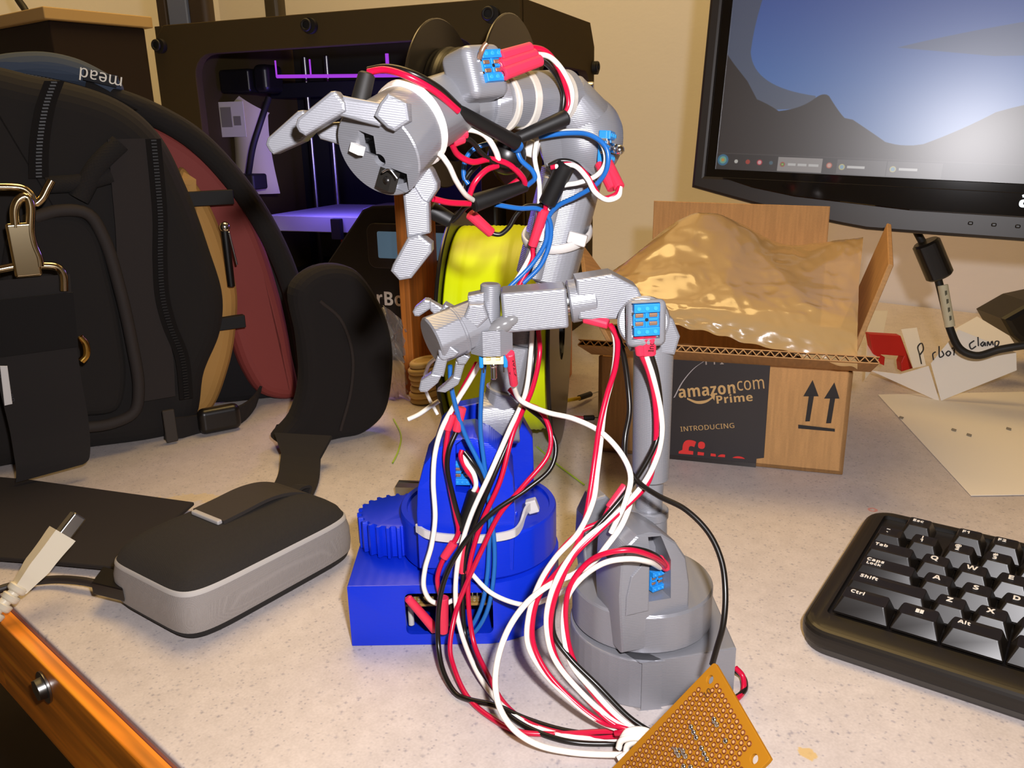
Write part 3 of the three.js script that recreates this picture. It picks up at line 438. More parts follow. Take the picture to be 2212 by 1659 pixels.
// ------------------------------------------------------------ shipping carton
{
  const t = turned('carton', 'open brown cardboard carton with dark printed tape', 'box', [0.072, 0.0004, -0.665], -18.4);
  const W = 0.196, H = 0.084, D = 0.15;
  const card = std(0xffffff, 0.85, { map: dtex(256, 256, (x, y) => { const k = 0.93 + 0.1 * vnoise(x / 3, y / 40, 71) + 0.05 * (hash(x, y, 72) - 0.5); return [193 * k, 146 * k, 92 * k]; }, true, [8, 8]) });
  part('front_wall', boxUV(bx(W / 2, H / 2, -0.002, W, H, 0.004, 0.0008)), card, t);
  part('rear_wall', boxUV(bx(W / 2, H / 2, -D, W, H, 0.004)), card, t);
  part('side_wall', boxUV(bx(0.002, H / 2, -D / 2, 0.004, H, D)), card, t); part('side_wall', boxUV(bx(W - 0.002, H / 2, -D / 2, 0.004, H, D)), card, t);
  part('bottom', boxUV(bx(W / 2, 0.002, -D / 2, W, 0.004, D)), card, t);
  // front flap, tipped up, with its corrugated edge
  const ff = 0.052, an = 22 * R; const up = (g) => { g.rotateX(-an); g.translate(0, H + 0.001, 0); return g; };
  const flapX0 = -0.006, flapX1 = W + 0.012;
  const fl = part('front_flap', [up(boxUV(bx((flapX0 + flapX1) / 2, 0.0048, ff / 2, flapX1 - flapX0, 0.0008, ff, 0.0002))), up(boxUV(bx((flapX0 + flapX1) / 2, 0.0004, ff / 2, flapX1 - flapX0, 0.0008, ff, 0.0002)))], card, t);
  { const gs = []; const n = 34; for (let i = 0; i < n; i++) { const x0 = flapX0 + (flapX1 - flapX0) * i / n, x1 = flapX0 + (flapX1 - flapX0) * (i + 1) / n, xm = (x0 + x1) / 2; for (const [a, b, ya, yb] of [[x0, xm, 0.0008, 0.0044], [xm, x1, 0.0044, 0.0008]]) { const L = Math.hypot(b - a, yb - ya); const g = new THREE.BoxGeometry(L, 0.0007, ff); g.rotateZ(Math.atan2(yb - ya, b - a)); g.translate((a + b) / 2, (ya + yb) / 2, ff / 2); gs.push(up(g)); } } const o = part('corrugation', gs, card, fl); o.userData.kind = 'stuff'; }
  part('rear_flap', slab([[0.018, H, -D], [0.176, H - 0.002, -D], [0.176, H + 0.108, -D - 0.018], [0.016, H + 0.112, -D - 0.018]], 0.004), card, t);
  part('side_flap', slab([[W, H, -0.02], [W, H, -D + 0.01], [W + 0.02, H + 0.1, -D + 0.02], [W + 0.032, H + 0.075, -0.03]], 0.004), card, t);
  part('side_flap', slab([[0.003, H, -0.03], [-0.022, H + 0.035, -0.045], [-0.024, H + 0.09, -D + 0.02], [0.003, H, -D + 0.005]], 0.004), card, t);
  // the dark tape with its print, and the arrows
  const tp = part('printed_tape', plate([[0.05,0.0971],[0.1358,0.0871],[0.1362,0.0084],[0.1306,0.007],[0.1304,-0.0015],[0.0512,-0.0008]], 0.0008, 0.0008, 0.0002), std(0x2a2526, 0.4), t, 'dark printed parcel tape');
  const ink = std(0xc6a068, 0.6), red = std(0xe0322e, 0.5), blk = std(0x241f1d, 0.7);
  const at = (str, size, c, rz, m, font, sx = 1) => { const g = text(str, size, 0.0002, font, 4); g.scale(sx, 1, 1); g.rotateZ(rz); g.translate(c[0], c[1], 0.0009); part('print', g, m, tp); };
  at('amazon', 0.0098, [[0.0886,0.0609]][0], 0.17, ink, fontB, 0.9); at('.com', 0.0102, [[0.1207,0.0684]][0], 0.17, ink, fontR, 0.8);
  at('Prime', 0.0066, [[0.1104,0.0568]][0], 0.17, ink, fontB, 1.12); at('INTRODUCING', 0.0041, [[0.0904,0.0303]][0], 0.17, ink, fontR, 1.15);
  { const l = lift([[0.0735,0.0534],[0.0813,0.0509],[0.0886,0.0523],[0.0942,0.0566]], 0.001); part('print', [ribbon(l, [[0, 0.0014, 0], [0, 0.0026, 0], [0, 0.0016, 0]], 0.0003, 20), slab(lift([[0.0912,0.0584],[0.0955,0.0591],[0.0951,0.0536]], 0.0012), 0.0003)], ink, tp); }
  at('PFI', 0.008, [[0.0934,0.0874]][0], 0.1, std(0x9c8f86, 0.6), fontR);
  { // the lower half of the red word is cut off by the tape's end
    const g = text('fire', 0.031, 0.0002, fontB, 5); g.scale(0.8, 1, 1); g.rotateZ(-0.03); const c = [[0.0967,0.0002]][0]; g.translate(c[0], c[1] + 0.0005, 0.0009);
    const lim = [[0.0664,0.0051],[0.1256,0.0062]]; const cutter = new THREE.BoxGeometry(0.3, 0.06, 0.02); cutter.translate(0, -0.03, 0); cutter.rotateZ(Math.atan2(lim[1][1] - lim[0][1], lim[1][0] - lim[0][0])); cutter.translate((lim[0][0] + lim[1][0]) / 2, (lim[0][1] + lim[1][1]) / 2, 0);
    part('print', cut(g, cutter), red, tp, 'red word cut off at the tape end');
  }
  part('scratch', ribbon(lift([[0.0631,0.0533],[0.0696,0.0676],[0.0782,0.0794],[0.0852,0.0853]], 0.0009), [[0.0012, 0.0006, 0], [0.0012, 0.0006, 0]], 0.0002, 16), std(0xb0a8a8, 0.4), tp);
  const arrow = (a) => part('arrow_print', [slab(lift(a.slice(0, 3), 0.0004), 0.0003), slab(lift(a.slice(3), 0.0004), 0.0003)], blk, t, 'black printed arrow');
  arrow([[0.1619,0.0623],[0.173,0.0632],[0.1676,0.0759],[0.1659,0.0634],[0.1696,0.0637],[0.1682,0.0424],[0.1649,0.042]]); arrow([[0.1771,0.0617],[0.1881,0.0626],[0.1833,0.0752],[0.1814,0.0628],[0.185,0.0631],[0.1838,0.0423],[0.1802,0.0419]]);
  part('arrow_print', slab(lift([[0.16,0.0389],[0.1869,0.038],[0.1871,0.0357],[0.1602,0.0358]], 0.0004), 0.0003), blk, t, 'black printed bar');
  part('edge_tape', ribbon(lift([[0.0589,0.0006],[0.0967,0.0006],[0.1303,0.0007]], 0.001), [[0, 0.005, 0], [0, 0.005, 0]], 0.0003, 8), std(0x2c2624, 0.15), tp);
}
{ // clear wrapping heaped over the carton
  const C = [[[0.0706,0.1198,-0.645], [0.1241,0.1232,-0.612], [0.1805,0.1137,-0.588], [0.2422,0.1009,-0.562]], [[0.0742,0.1313,-0.652], [0.1291,0.1373,-0.622], [0.1866,0.1346,-0.602], [0.2489,0.1254,-0.585]], [[0.0801,0.1448,-0.68], [0.1409,0.1625,-0.668], [0.2065,0.1522,-0.655], [0.2698,0.1444,-0.64]], [[0.0958,0.1485,-0.735], [0.1646,0.1931,-0.735], [0.2398,0.1668,-0.735], [0.3032,0.1706,-0.72]], [[0.1068,0.1256,-0.8], [0.1813,0.1597,-0.8], [0.2591,0.142,-0.79], [0.3213,0.1437,-0.77]]];
  const cr = (a, b, c, d, u) => 0.5 * ((2 * b) + (-a + c) * u + (2 * a - 5 * b + 4 * c - d) * u * u + (-a + 3 * b - 3 * c + d) * u * u * u);
  const samp = (arr, t) => { const n = arr.length - 1; const k = Math.min(n - 1e-6, t * n), i = Math.floor(k), f = k - i; const g = (j) => arr[Math.max(0, Math.min(n, j))]; return [0, 1, 2].map((q) => cr(g(i - 1)[q], g(i)[q], g(i + 1)[q], g(i + 2)[q], f)); };
  const sheet = grid(90, 80, (u, v) => { const p = samp(C.map((r) => samp(r, u)), v); const cre = (k, s) => 1 - Math.abs(2 * vnoise(k[0], k[1], s) - 1); const n = cre([u * 5 + v * 2, v * 4 - u], 81) * 0.0028 + cre([u * 9 - v * 7, v * 13 + u * 3], 82) * 0.0014 + cre([u * 23 + v * 9, v * 21 - u * 5], 85) * 0.0008 + vnoise(u * 2.5, v * 2.5, 83) * 0.004 + (v < 0.12 ? 0.002 * Math.sin(u * 60) * vnoise(u * 9, 0, 84) : 0); return [p[0], p[1] + n - 0.006, p[2] + n * 0.4]; });
  solo('plastic_wrap', sheet, std(0xd6b47c, 0.2, { transmission: 0.3, thickness: 0, side: THREE.DoubleSide, clearcoat: 0.6, clearcoatRoughness: 0.08 }), 'crinkled glossy tan plastic wrap heaped over the open carton', 'packaging');
}

// ------------------------------------------------------------ monitor
{
  const t = thing('monitor', 'black flat screen monitor showing a mountain sky', 'monitor', [0.1823,0.2061,-0.85]);
  ORG.set(t, V([0, 0, 0])); t.rotation.order = 'YXZ'; t.rotation.set(-3 * R, -27 * R, -2.5 * R);
  const W = 0.5, H = 0.325;
  const pl = std(0x2b2520, 0.4), gl = std(0x0b0a0c, 0.08, { clearcoat: 1, clearcoatRoughness: 0.05 });
  const outer = [[0, 0]]; for (let i = 1; i < 24; i++) { const u = i / 24; const s = Math.sin(u * Math.PI); outer.push([W * u, -0.029 * Math.min(1, s * 1.15)]); } outer.push([W, 0], [W, H], [0, H]);
  part('housing', plate(outer, 0, 0.03, 0.003, { holes: [[[0.0125, 0.012], [0.0125, H - 0.012], [W - 0.0125, H - 0.012], [W - 0.0125, 0.012]]] }), pl, t);
  part('rear_shell', bx(W / 2, H / 2, -0.035, W - 0.03, H - 0.03, 0.03, 0.01), M.blackM, t);
  part('inner_bezel', plate([[0.0124, 0.0005], [W - 0.0124, 0.0005], [W - 0.0124, H - 0.012], [0.0124, H - 0.012]], -0.0015, 0.006, 0.0006, { holes: [[[0.0215, 0.0188], [0.0215, H - 0.02], [W - 0.0215, H - 0.02], [W - 0.0215, 0.0188]]] }), gl, t, 'glossy black inner bezel');
  part('chin', plate([[0.03, 0.011], [0.06, 0.003], [0.1, -0.003], [0.2, -0.009], [0.3, -0.009], [0.4, -0.003], [0.44, 0.003], [0.47, 0.011]], 0.0015, 0.004, 0.001), gl, t, 'glossy black chin');
  const cv = document.createElement('canvas'); cv.width = 1024; cv.height = 640; const c = cv.getContext('2d');
  let g = c.createLinearGradient(0, 0, 0, 640); g.addColorStop(0, '#3a4488'); g.addColorStop(0.35, '#4459a8'); g.addColorStop(0.7, '#5b83c8'); g.addColorStop(1, '#8aa8da'); c.fillStyle = g; c.fillRect(0, 0, 1024, 640);
  c.fillStyle = 'rgba(92,92,100,0.75)'; c.beginPath(); c.moveTo(0, 0); c.lineTo(200, 0); c.quadraticCurveTo(50, 220, 48, 400); c.quadraticCurveTo(60, 470, 190, 486); c.lineTo(190, 510); c.lineTo(0, 520); c.fill();
  c.fillStyle = 'rgba(108,108,120,0.6)'; c.beginPath(); c.moveTo(330, 395); c.quadraticCurveTo(430, 370, 560, 350); c.lineTo(700, 320); c.lineTo(700, 410); c.lineTo(500, 412); c.fill();
  c.fillStyle = '#352b28'; c.beginPath(); c.moveTo(0, 405); c.lineTo(16, 424); c.lineTo(48, 458); c.lineTo(72, 494); c.quadraticCurveTo(95, 502, 120, 517); c.quadraticCurveTo(165, 512, 190, 490); c.quadraticCurveTo(205, 478, 216, 486); c.quadraticCurveTo(240, 518, 252, 528); c.lineTo(268, 531); c.quadraticCurveTo(310, 556, 335, 572); c.quadraticCurveTo(370, 582, 405, 574); c.quadraticCurveTo(470, 545, 520, 512); c.quadraticCurveTo(640, 470, 760, 480); c.quadraticCurveTo(900, 470, 1024, 430); c.lineTo(1024, 640); c.lineTo(0, 640); c.fill();
  c.fillStyle = '#2c2422'; c.fillRect(0, 606, 1024, 34); c.fillStyle = '#4a4240'; c.fillRect(0, 605, 1024, 2);
  const orb = (x, y, r, cs) => { cs.forEach((k, i) => { c.fillStyle = k; c.beginPath(); c.arc(x, y, r * (1 - i * 0.35), 0, 7); c.fill(); }); };
  orb(14, 620, 12, ['#3c7a9c', '#7cb8a0', '#d8a048']); orb(43, 622, 4, ['#d8d4cc']); orb(68, 622, 5, ['#b83c28']); orb(93, 622, 6, ['#c82838', '#f0b8b8']); orb(117, 622, 4, ['#4a6a78']);
  const tab = (x, w, col) => { c.fillStyle = col; c.fillRect(x, 609, w, 29); }; tab(131, 90, '#a49c98'); tab(250, 94, '#5c5654'); tab(346, 100, '#5c5654');
  orb(141, 624, 5, ['#c84838', '#58a858', '#e8d050']); orb(235, 622, 6, ['#d05838', '#e0b0a0']); orb(260, 624, 6, ['#e0d080', '#88b0c8']); orb(357, 624, 6, ['#e0d080', '#88b0c8']);
  c.fillStyle = '#d8d4d0'; for (const [x, w] of [[152, 16], [172, 18], [194, 20], [270, 34], [368, 34]]) c.fillRect(x, 621, w, 5);   // task titles too small to read
  const sm = new THREE.CanvasTexture(cv); sm.colorSpace = THREE.SRGBColorSpace; sm.magFilter = THREE.LinearFilter;
  const scr = new THREE.PlaneGeometry(W - 0.043, H - 0.0388); scr.translate(W / 2, (0.0188 + H - 0.02) / 2, -0.0035);
  part('screen', scr, std(0x0c0c0e, 0.42, { emissive: new THREE.Color(1, 1, 1), emissiveMap: sm, emissiveIntensity: 0.55, clearcoat: 1, clearcoatRoughness: 0.3, ior: 1.6 }), t, 'lit screen with mountain picture and task bar');
  const lg = text('acer', 0.014, 0.0008); lg.translate(0.303, 0.005, 0.0018); part('lettering', lg, std(0xd4e4e8, 0.3, { metalness: 0.5 }), t, 'silver maker lettering');
  for (let i = 0; i < 4; i++) part('button', bx(0.25 + i * 0.018, -0.0165, 0.0006, 0.004, 0.003, 0.003, 0.001), M.blackP, t);
  part('wall_arm', limb([W / 2, H / 2, -0.048], [W / 2 + 0.06, H / 2 + 0.02, -0.3], 0.018), M.blackM, t, 'arm that carries the monitor from behind');
}
{ // monitor lead with its ferrite and paper label
  const t = thing('monitor_cable', 'black cable with a ferrite block and a paper label under the monitor', 'cable', [0.5044,0.01,-0.906]);
  part('lead', tube([[0.3744,0.1906,-0.8],[0.382,0.1754,-0.8],[0.3913,0.16,-0.8],[0.3971,0.1458,-0.79],[0.4091,0.1213,-0.79],[0.4167,0.0951,-0.785],[0.4197,0.0746,-0.775],[0.4244,0.0579,-0.76],[0.4348,0.0544,-0.75],[0.4496,0.0626,-0.74],[0.4763,0.0702,-0.73]], 0.0036, 70, 10), M.blackM, t);
  part('ferrite', limb([0.3932,0.1559,-0.79], [0.4101,0.1226,-0.787], 0.0125, 0.0125, 0.002), M.blackP, t, 'fat black ferrite block');
  part('label', limb([0.4129,0.1148,-0.786], [0.42,0.0762,-0.776], 0.0046, 0.0046, 0.0003), std(0xcfc6a4, 0.7), t, 'cream paper sleeve with print');
  for (let i = 0; i < 4; i++) { const a = V([0.4129,0.1148,-0.786]).lerp(V([0.42,0.0762,-0.776]), 0.2 + i * 0.2); part('label_print', obox([a.x - 0.0004, a.y, a.z + 0.0045], [0.16, -0.97, 0.05], [1, 0, 0], 0.007, 0.002, 0.0006, 0.0002), std(0x5c5a48, 0.7), t); }
}
// ------------------------------------------------------------ papers, red printed part and the folded note
{
  const paper = std(0xf2eadc, 0.8), ink = std(0x2c2a2c, 0.7);
  const sh = thing('paper_sheet', 'large white paper sheet lying flat at the right', 'paper', [0.3358,0.001,-0.5603]);
  part('sheet', slab([[0.3355,0.0012,-0.5599], [0.4244,0.0012,-0.5589], [0.6151,0.0012,-0.8007], [0.37,0.0012,-0.8015]], 0.0006), paper, sh);
  for (const [a, b, c, d] of [[2056, 925, 2066, 928], [2070, 936, 2084, 941], [1990, 896, 2000, 899], [2160, 925, 2166, 928]]) part('pencil_mark', slab([...(() => { const P = [[0.3926,0.0017,-0.699], [0.3948,0.0017,-0.6953], [0.3916,0.0017,-0.6907], [0.3894,0.0017,-0.6944]]; const s = (a - 2056) * 0.00047; return P.map((p) => [p[0] + s, p[1], p[2] + (b - 925) * 0.0012]); })()], 0.0003), std(0x8c867c, 0.8), sh);
  const nt = thing('folded_note', 'folded paper note with handwriting leaning behind the sheet', 'paper', [0.4193,0.0012,-0.7743]);
  part('front_fold', slab([[0.4218,-0.0004,-0.7789],[0.3725,0.0183,-0.83],[0.3937,0.0202,-0.8082],[0.4118,0.0338,-0.79]], 0.0006), paper, nt);
  part('right_fold', slab([[0.4226,0.0006,-0.779],[0.416,0.0346,-0.795],[0.4401,0.0681,-0.7972],[0.4844,0.0506,-0.7709],[0.4839,0.0347,-0.765]], 0.0006), paper, nt);
  part('back_fold', slab([[0.4065,0.0575,-0.845],[0.4231,0.0589,-0.8458],[0.4153,0.0303,-0.802],[0.4016,0.0283,-0.8]], 0.0006), paper, nt);
  part('rear_flap', slab([[0.4699,0.0526,-0.86],[0.4982,0.0639,-0.87],[0.5196,0.0487,-0.843],[0.5211,0.04,-0.83],[0.475,0.0309,-0.8271]], 0.0006), paper, nt);
  const hand = (pts) => part('handwriting', tube(pts, 0.0007, 30, 6), ink, nt);
  hand([[0.4112,0.0315,-0.8031],[0.4136,0.0393,-0.815],[0.4152,0.0445,-0.8229],[0.4205,0.0473,-0.8268],[0.4197,0.0427,-0.8199],[0.4134,0.0383,-0.8134]]);
  for (const p of [[[0.4182,0.0381,-0.7947],[0.4181,0.0441,-0.797],[0.4204,0.046,-0.7967]], [[0.4233,0.0515,-0.7975],[0.4236,0.0412,-0.7934],[0.4267,0.0436,-0.793],[0.4254,0.0473,-0.795]], [[0.4307,0.0478,-0.7929],[0.4287,0.045,-0.7927],[0.4304,0.0431,-0.7911],[0.4325,0.0462,-0.7915],[0.4307,0.0478,-0.7929]], [[0.4362,0.0538,-0.7927],[0.4349,0.0439,-0.7895]], [[0.4334,0.0502,-0.7926],[0.4383,0.0519,-0.791]]]) hand(p);
  for (const p of [[[0.4519,0.059,-0.7878],[0.4481,0.0552,-0.788],[0.4493,0.0511,-0.7859],[0.4531,0.054,-0.7853]], [[0.455,0.0626,-0.7878],[0.455,0.0541,-0.7846]], [[0.4592,0.0587,-0.7845],[0.4569,0.056,-0.7844],[0.4582,0.0544,-0.7832],[0.4602,0.058,-0.7837],[0.4604,0.0546,-0.7823]], [[0.4619,0.0547,-0.7817],[0.4625,0.059,-0.7831],[0.4641,0.0557,-0.7811],[0.4658,0.0597,-0.7819],[0.4666,0.056,-0.7801]], [[0.4681,0.0493,-0.7769],[0.4686,0.0595,-0.7806],[0.4711,0.0597,-0.7796],[0.4699,0.0558,-0.7786],[0.4684,0.0553,-0.7791]]]) hand(p);
  const redp = std(0xc4190c, 0.5);
  solo('printed_part', plate([[0.3763,0.0519],[0.4097,0.0492],[0.4267,0.0135],[0.4153,0.0101],[0.4131,0.0199],[0.4153,0.027],[0.3905,0.0295],[0.3957,0.0263],[0.3958,0.0172],[0.3844,0.0225]], -0.85, 0.012, 0.001), redp, 'red notched plastic part behind the folded note', 'plastic part');
  solo('torn_paper', slab([[0.3545,0.0176,-0.8], [0.4078,0.059,-0.93], [0.4425,0.0585,-0.95], [0.3814,0.0203,-0.84]], 0.0006), paper, 'torn scrap of white paper beside the carton flap', 'paper');
  solo('dark_case', plate([[0.5214,0.0626],[0.549,0.0795],[0.5819,0.0862],[0.5952,0.0102],[0.5577,0.0264],[0.5352,0.0432]], -0.86, 0.06, 0.006), M.blackP, 'black plastic case at the right edge under the monitor', 'case');
}
// ------------------------------------------------------------ keyboard
{
  const t = thing('keyboard', 'black desktop keyboard at the lower right', 'keyboard', [0.2186, 0, -0.4588]); ORG.set(t, V([0, 0, 0])); t.rotation.order = 'YXZ'; t.rotation.set(0, -36.1 * R, 0);
  const U = 0.01905, tilt = 2.2 * R; const T = (g) => { g.rotateX(tilt); g.translate(0, 0.0145, 0); return g; };
  const body = std(0x17130f, 0.42), keyM = std(0x1a1613, 0.34), leg = std(0xf0ece6, 0.5);
  const X0 = -0.0125, X1 = 0.45, Z1 = 0.106, Z0 = -0.05; const rr = (x0, z0, x1, z1, r) => { const p = []; for (const [cx, cz, a] of [[x1 - r, z1 - r, 0], [x0 + r, z1 - r, 90], [x0 + r, z0 + r, 180], [x1 - r, z0 + r, 270]]) for (let i = 0; i <= 8; i++) { const q = (a + i * 11.25) * R; p.push([cx + r * Math.cos(q), cz + r * Math.sin(q)]); } return p; };
  const tray = flat(rr(X0, Z0, X1, Z1, 0.016), 0.004, 0.013, 0.005, { bs: 5 });
  const well = flat(rr(-0.002, -0.041, X1 - 0.012, 0.088, 0.003), 0.02, 0.0185, 0.0002);
  part('case', T(cut(tray, well)), body, t);
  part('underside', (() => { const g = flat(rr(X0 + 0.001, Z0 + 0.001, X1 - 0.001, Z1 - 0.001, 0.016), 0.0075, 0.0075, 0.002); return g; })(), std(0x3a3632, 0.45), t);
  const mk = (w, d = 1) => { // a sculpted key cap: skirt, sloping sides, dished top
    const bw = w * U - 0.0011, bd = d * U - 0.0011, tw = bw - 0.0058, td = bd - 0.0068, h = 0.0085; const oz = -0.0012;
    const ring = (ww, dd, y, z, r) => rr(-ww / 2, -dd / 2 + z, ww / 2, dd / 2 + z, r).map((p) => [p[0], y, p[1]]);
    const rs = [ring(bw, bd, 0, 0, 0.0008), ring(bw, bd, 0.0012, 0, 0.0008), ring(tw + 0.0006, td + 0.0006, h - 0.0005, oz, 0.0016), ring(tw, td, h, oz, 0.0014), ring(tw * 0.6, td * 0.6, h - 0.0004, oz, 0.001)];
    const n = rs[0].length, pos = rs.flat(2), idx = []; for (let j = 0; j < rs.length - 1; j++) for (let i = 0; i < n; i++) { const a = j * n + i, b = j * n + (i + 1) % n; idx.push(a, a + n, b, b, a + n, b + n); }
    pos.push(0, h - 0.0004, oz); const c = pos.length / 3 - 1, o = (rs.length - 1) * n; for (let i = 0; i < n; i++) idx.push(c, o + (i + 1) % n, o + i);
    const g = new THREE.BufferGeometry(); g.setAttribute('position', new THREE.Float32BufferAttribute(pos, 3)); g.setIndex(idx); return toCreasedNormals(g, 0.16);
  };
  const rows = [ // first column edge, row (towards the user), caps: [width, legend]
    [0, 0, [['`', '~'], ['1', '!'], ['2', '@'], ['3', '#'], ['4', '$'], ['5', '%'], ['6', '^'], ['7', '&'], ['8', '*'], ['9', '('], ['0', ')'], ['-', '_'], ['=', '+']].map((l) => [1, ...l]).concat([[2, 'Bksp']])],
    [0, 1, [[1.5, 'Tab'], ...'QWERTYUIOP[]'.split('').map((l) => [1, l]), [1.5, '|']]],
    [0, 2, [[1.75, 'Caps', null, 'Lock'], ...'ASDFGHJKL;\''.split('').map((l) => [1, l]), [2.25, 'Enter']]],
    [0, 3, [[2.25, 'Shift'], ...'ZXCVBNM,./'.split('').map((l) => [1, l]), [2.75, 'Shift']]],
    [0, 4, [[1.5, 'Ctrl'], [1.25, '#win'], [1.5, 'Alt'], [6, ''], [1.5, 'Alt'], [1.25, '#win'], [2, 'Ctrl']]],
    [0.62, -1.2, [[1, 'Esc'], [0.45, null], [1, 'F1'], [1, 'F2'], [1, 'F3'], [1, 'F4'], [0.4, null], [1, 'F5'], [1, 'F6'], [1, 'F7'], [1, 'F8'], [0.4, null], [1, 'F9'], [1, 'F10'], [1, 'F11'], [1, 'F12']]],
  ];
  const caps = new Map();
  for (const [u0, r, list] of rows) {
    let u = u0; list.forEach(([w, l, up, low]) => {
      const cx = (u + w / 2) * U; u += w; if (l === null) return;
      const id = w; if (!caps.has(id)) caps.set(id, mk(w));
      const step = [0.003, 0.0022, 0.0014, 0.0012, 0.0016, 0.002][rows.findIndex((q) => q[1] === r)];
      const k = new THREE.Mesh(caps.get(id), keyM); k.name = 'key'; k.castShadow = k.receiveShadow = true; k.rotation.x = tilt; k.position.set(cx, 0.0165 + step - r * U * Math.sin(tilt), r * U * Math.cos(tilt)); t.add(k); ORG.set(k, V([0, 0, 0]));
      if (!l) return;
      const small = l.length > 1; const gs = [];
      const put = (s, size, x, z) => { const g = text(s, size, 0.00025, fontB, 2); g.rotateX(-Math.PI / 2); g.translate(x, 0.0086 - 0.0002, z); gs.push(g); };
      const lx = -w * U / 2 + 0.006;
      if (l === '#win') { for (const [a, b] of [[-1, -1], [1, -1], [-1, 1], [1, 1]]) { const g = new THREE.BoxGeometry(0.0017, 0.0003, 0.0015); g.translate(a * 0.001, 0.0086, -0.002 + b * 0.0009); gs.push(g); } }
      else if (small) { put(l, l.length > 2 ? 0.003 : 0.0031, Math.min(lx + 0.0012 * (l.length - 1), 0), -0.0035); if (low) put(low, 0.0026, lx + 0.0036, 0.0002); }
      else if (up) { put(up, 0.0031, -0.0018, -0.0042); put(l, 0.0031, -0.0018, -0.0004); }
      else put(l, 0.0043, -0.0012, -0.003);
      part('legend', gs, leg, k, 'white legend');
    });
  }
}

// ------------------------------------------------------------ robot arms: shared pieces
const inFrame = (g, ox, oz, yaw) => { g.rotateY(yaw * R); g.translate(ox, 0, oz); return g; };
function pot(parent, c, ux, uy, w = 0.0116, h = 0.0138, legs = true) {   // blue trimmer: two end blocks, four copper pads, a centre hole
  const X = V(ux).normalize(), Z = new THREE.Vector3().crossVectors(X, V(uy)).normalize(), Y = new THREE.Vector3().crossVectors(Z, X);
  const P = (a, b, k) => [c[0] + X.x * a + Y.x * b + Z.x * k, c[1] + X.y * a + Y.y * b + Z.y * k, c[2] + X.z * a + Y.z * b + Z.z * k];
  const B = (a, b, k, ww, hh, dd, r = 0.0004) => obox(P(a, b, k), X.toArray(), Y.toArray(), ww, hh, dd, r);
  const p = part('potentiometer', [B(0, 0, -0.002, w, h, 0.004), B(0, h * 0.36, 0.0006, w, h * 0.27, 0.0022), B(0, -h * 0.36, 0.0006, w, h * 0.27, 0.0022), B(0, 0, 0.0004, w * 0.9, h * 0.09, 0.001), B(0, 0, 0.0004, w * 0.12, h * 0.5, 0.001)], M.potBlue, parent, 'blue potentiometer');
  const pegs = []; for (const s of [-1, 1]) for (const a of [-1, 0, 1]) pegs.push(limb(P(a * w * 0.32, s * h * 0.36, 0.0014), P(a * w * 0.32, s * h * 0.36, 0.0022), w * 0.085, undefined, 0.0001, 12)); part('peg', pegs, M.potTop, p);
  const pads = []; for (const a of [-1, 1]) for (const b of [-1, 1]) pads.push(B(a * w * 0.27, b * h * 0.13, 0.0002, w * 0.32, h * 0.13, 0.0008)); part('contact', pads, M.copper, p, 'copper contacts');
  part('shaft_hole', limb(P(0, 0, 0.0002), P(0, 0, 0.0011), w * 0.07, undefined, 0.0001, 14), M.dark, p);
  if (legs) { const lg = []; for (const s of [-1, 1]) for (const b of [-1, 1]) lg.push(B(s * w * 0.54, b * h * 0.2, -0.001, 0.0012, 0.0012, 0.003, 0.0002)); part('lug', lg, M.metal, p); }
  return p;
}
const WM = { w: M.wireW, r: M.wireR, k: M.wireK, b: M.wireB };
function wire(parent, col, pts, r = 0.00122, shrink) {
  const m = part('wire', tube(pts, r, pts.length * 9, 8), WM[col], parent);
  if (shrink) for (const [a, b, sm, rr] of shrink) part('sleeve', limb(a, b, rr || r * 1.9, (rr || r * 1.9) * 0.9, 0.0004, 14), sm, m, 'heat shrink sleeve');
  return m;
}
const fingerPart = (parent, nm, polys, zs, th, bev = 0.0012) => part(nm, polys.map((p, i) => yUV(plate(p, zs[i], th[i], bev), 30)), M.silver, parent);
const cyl = (a, b, ra, rb, ch) => yUV(limb(a, b, ra, rb, ch, 48), 30);

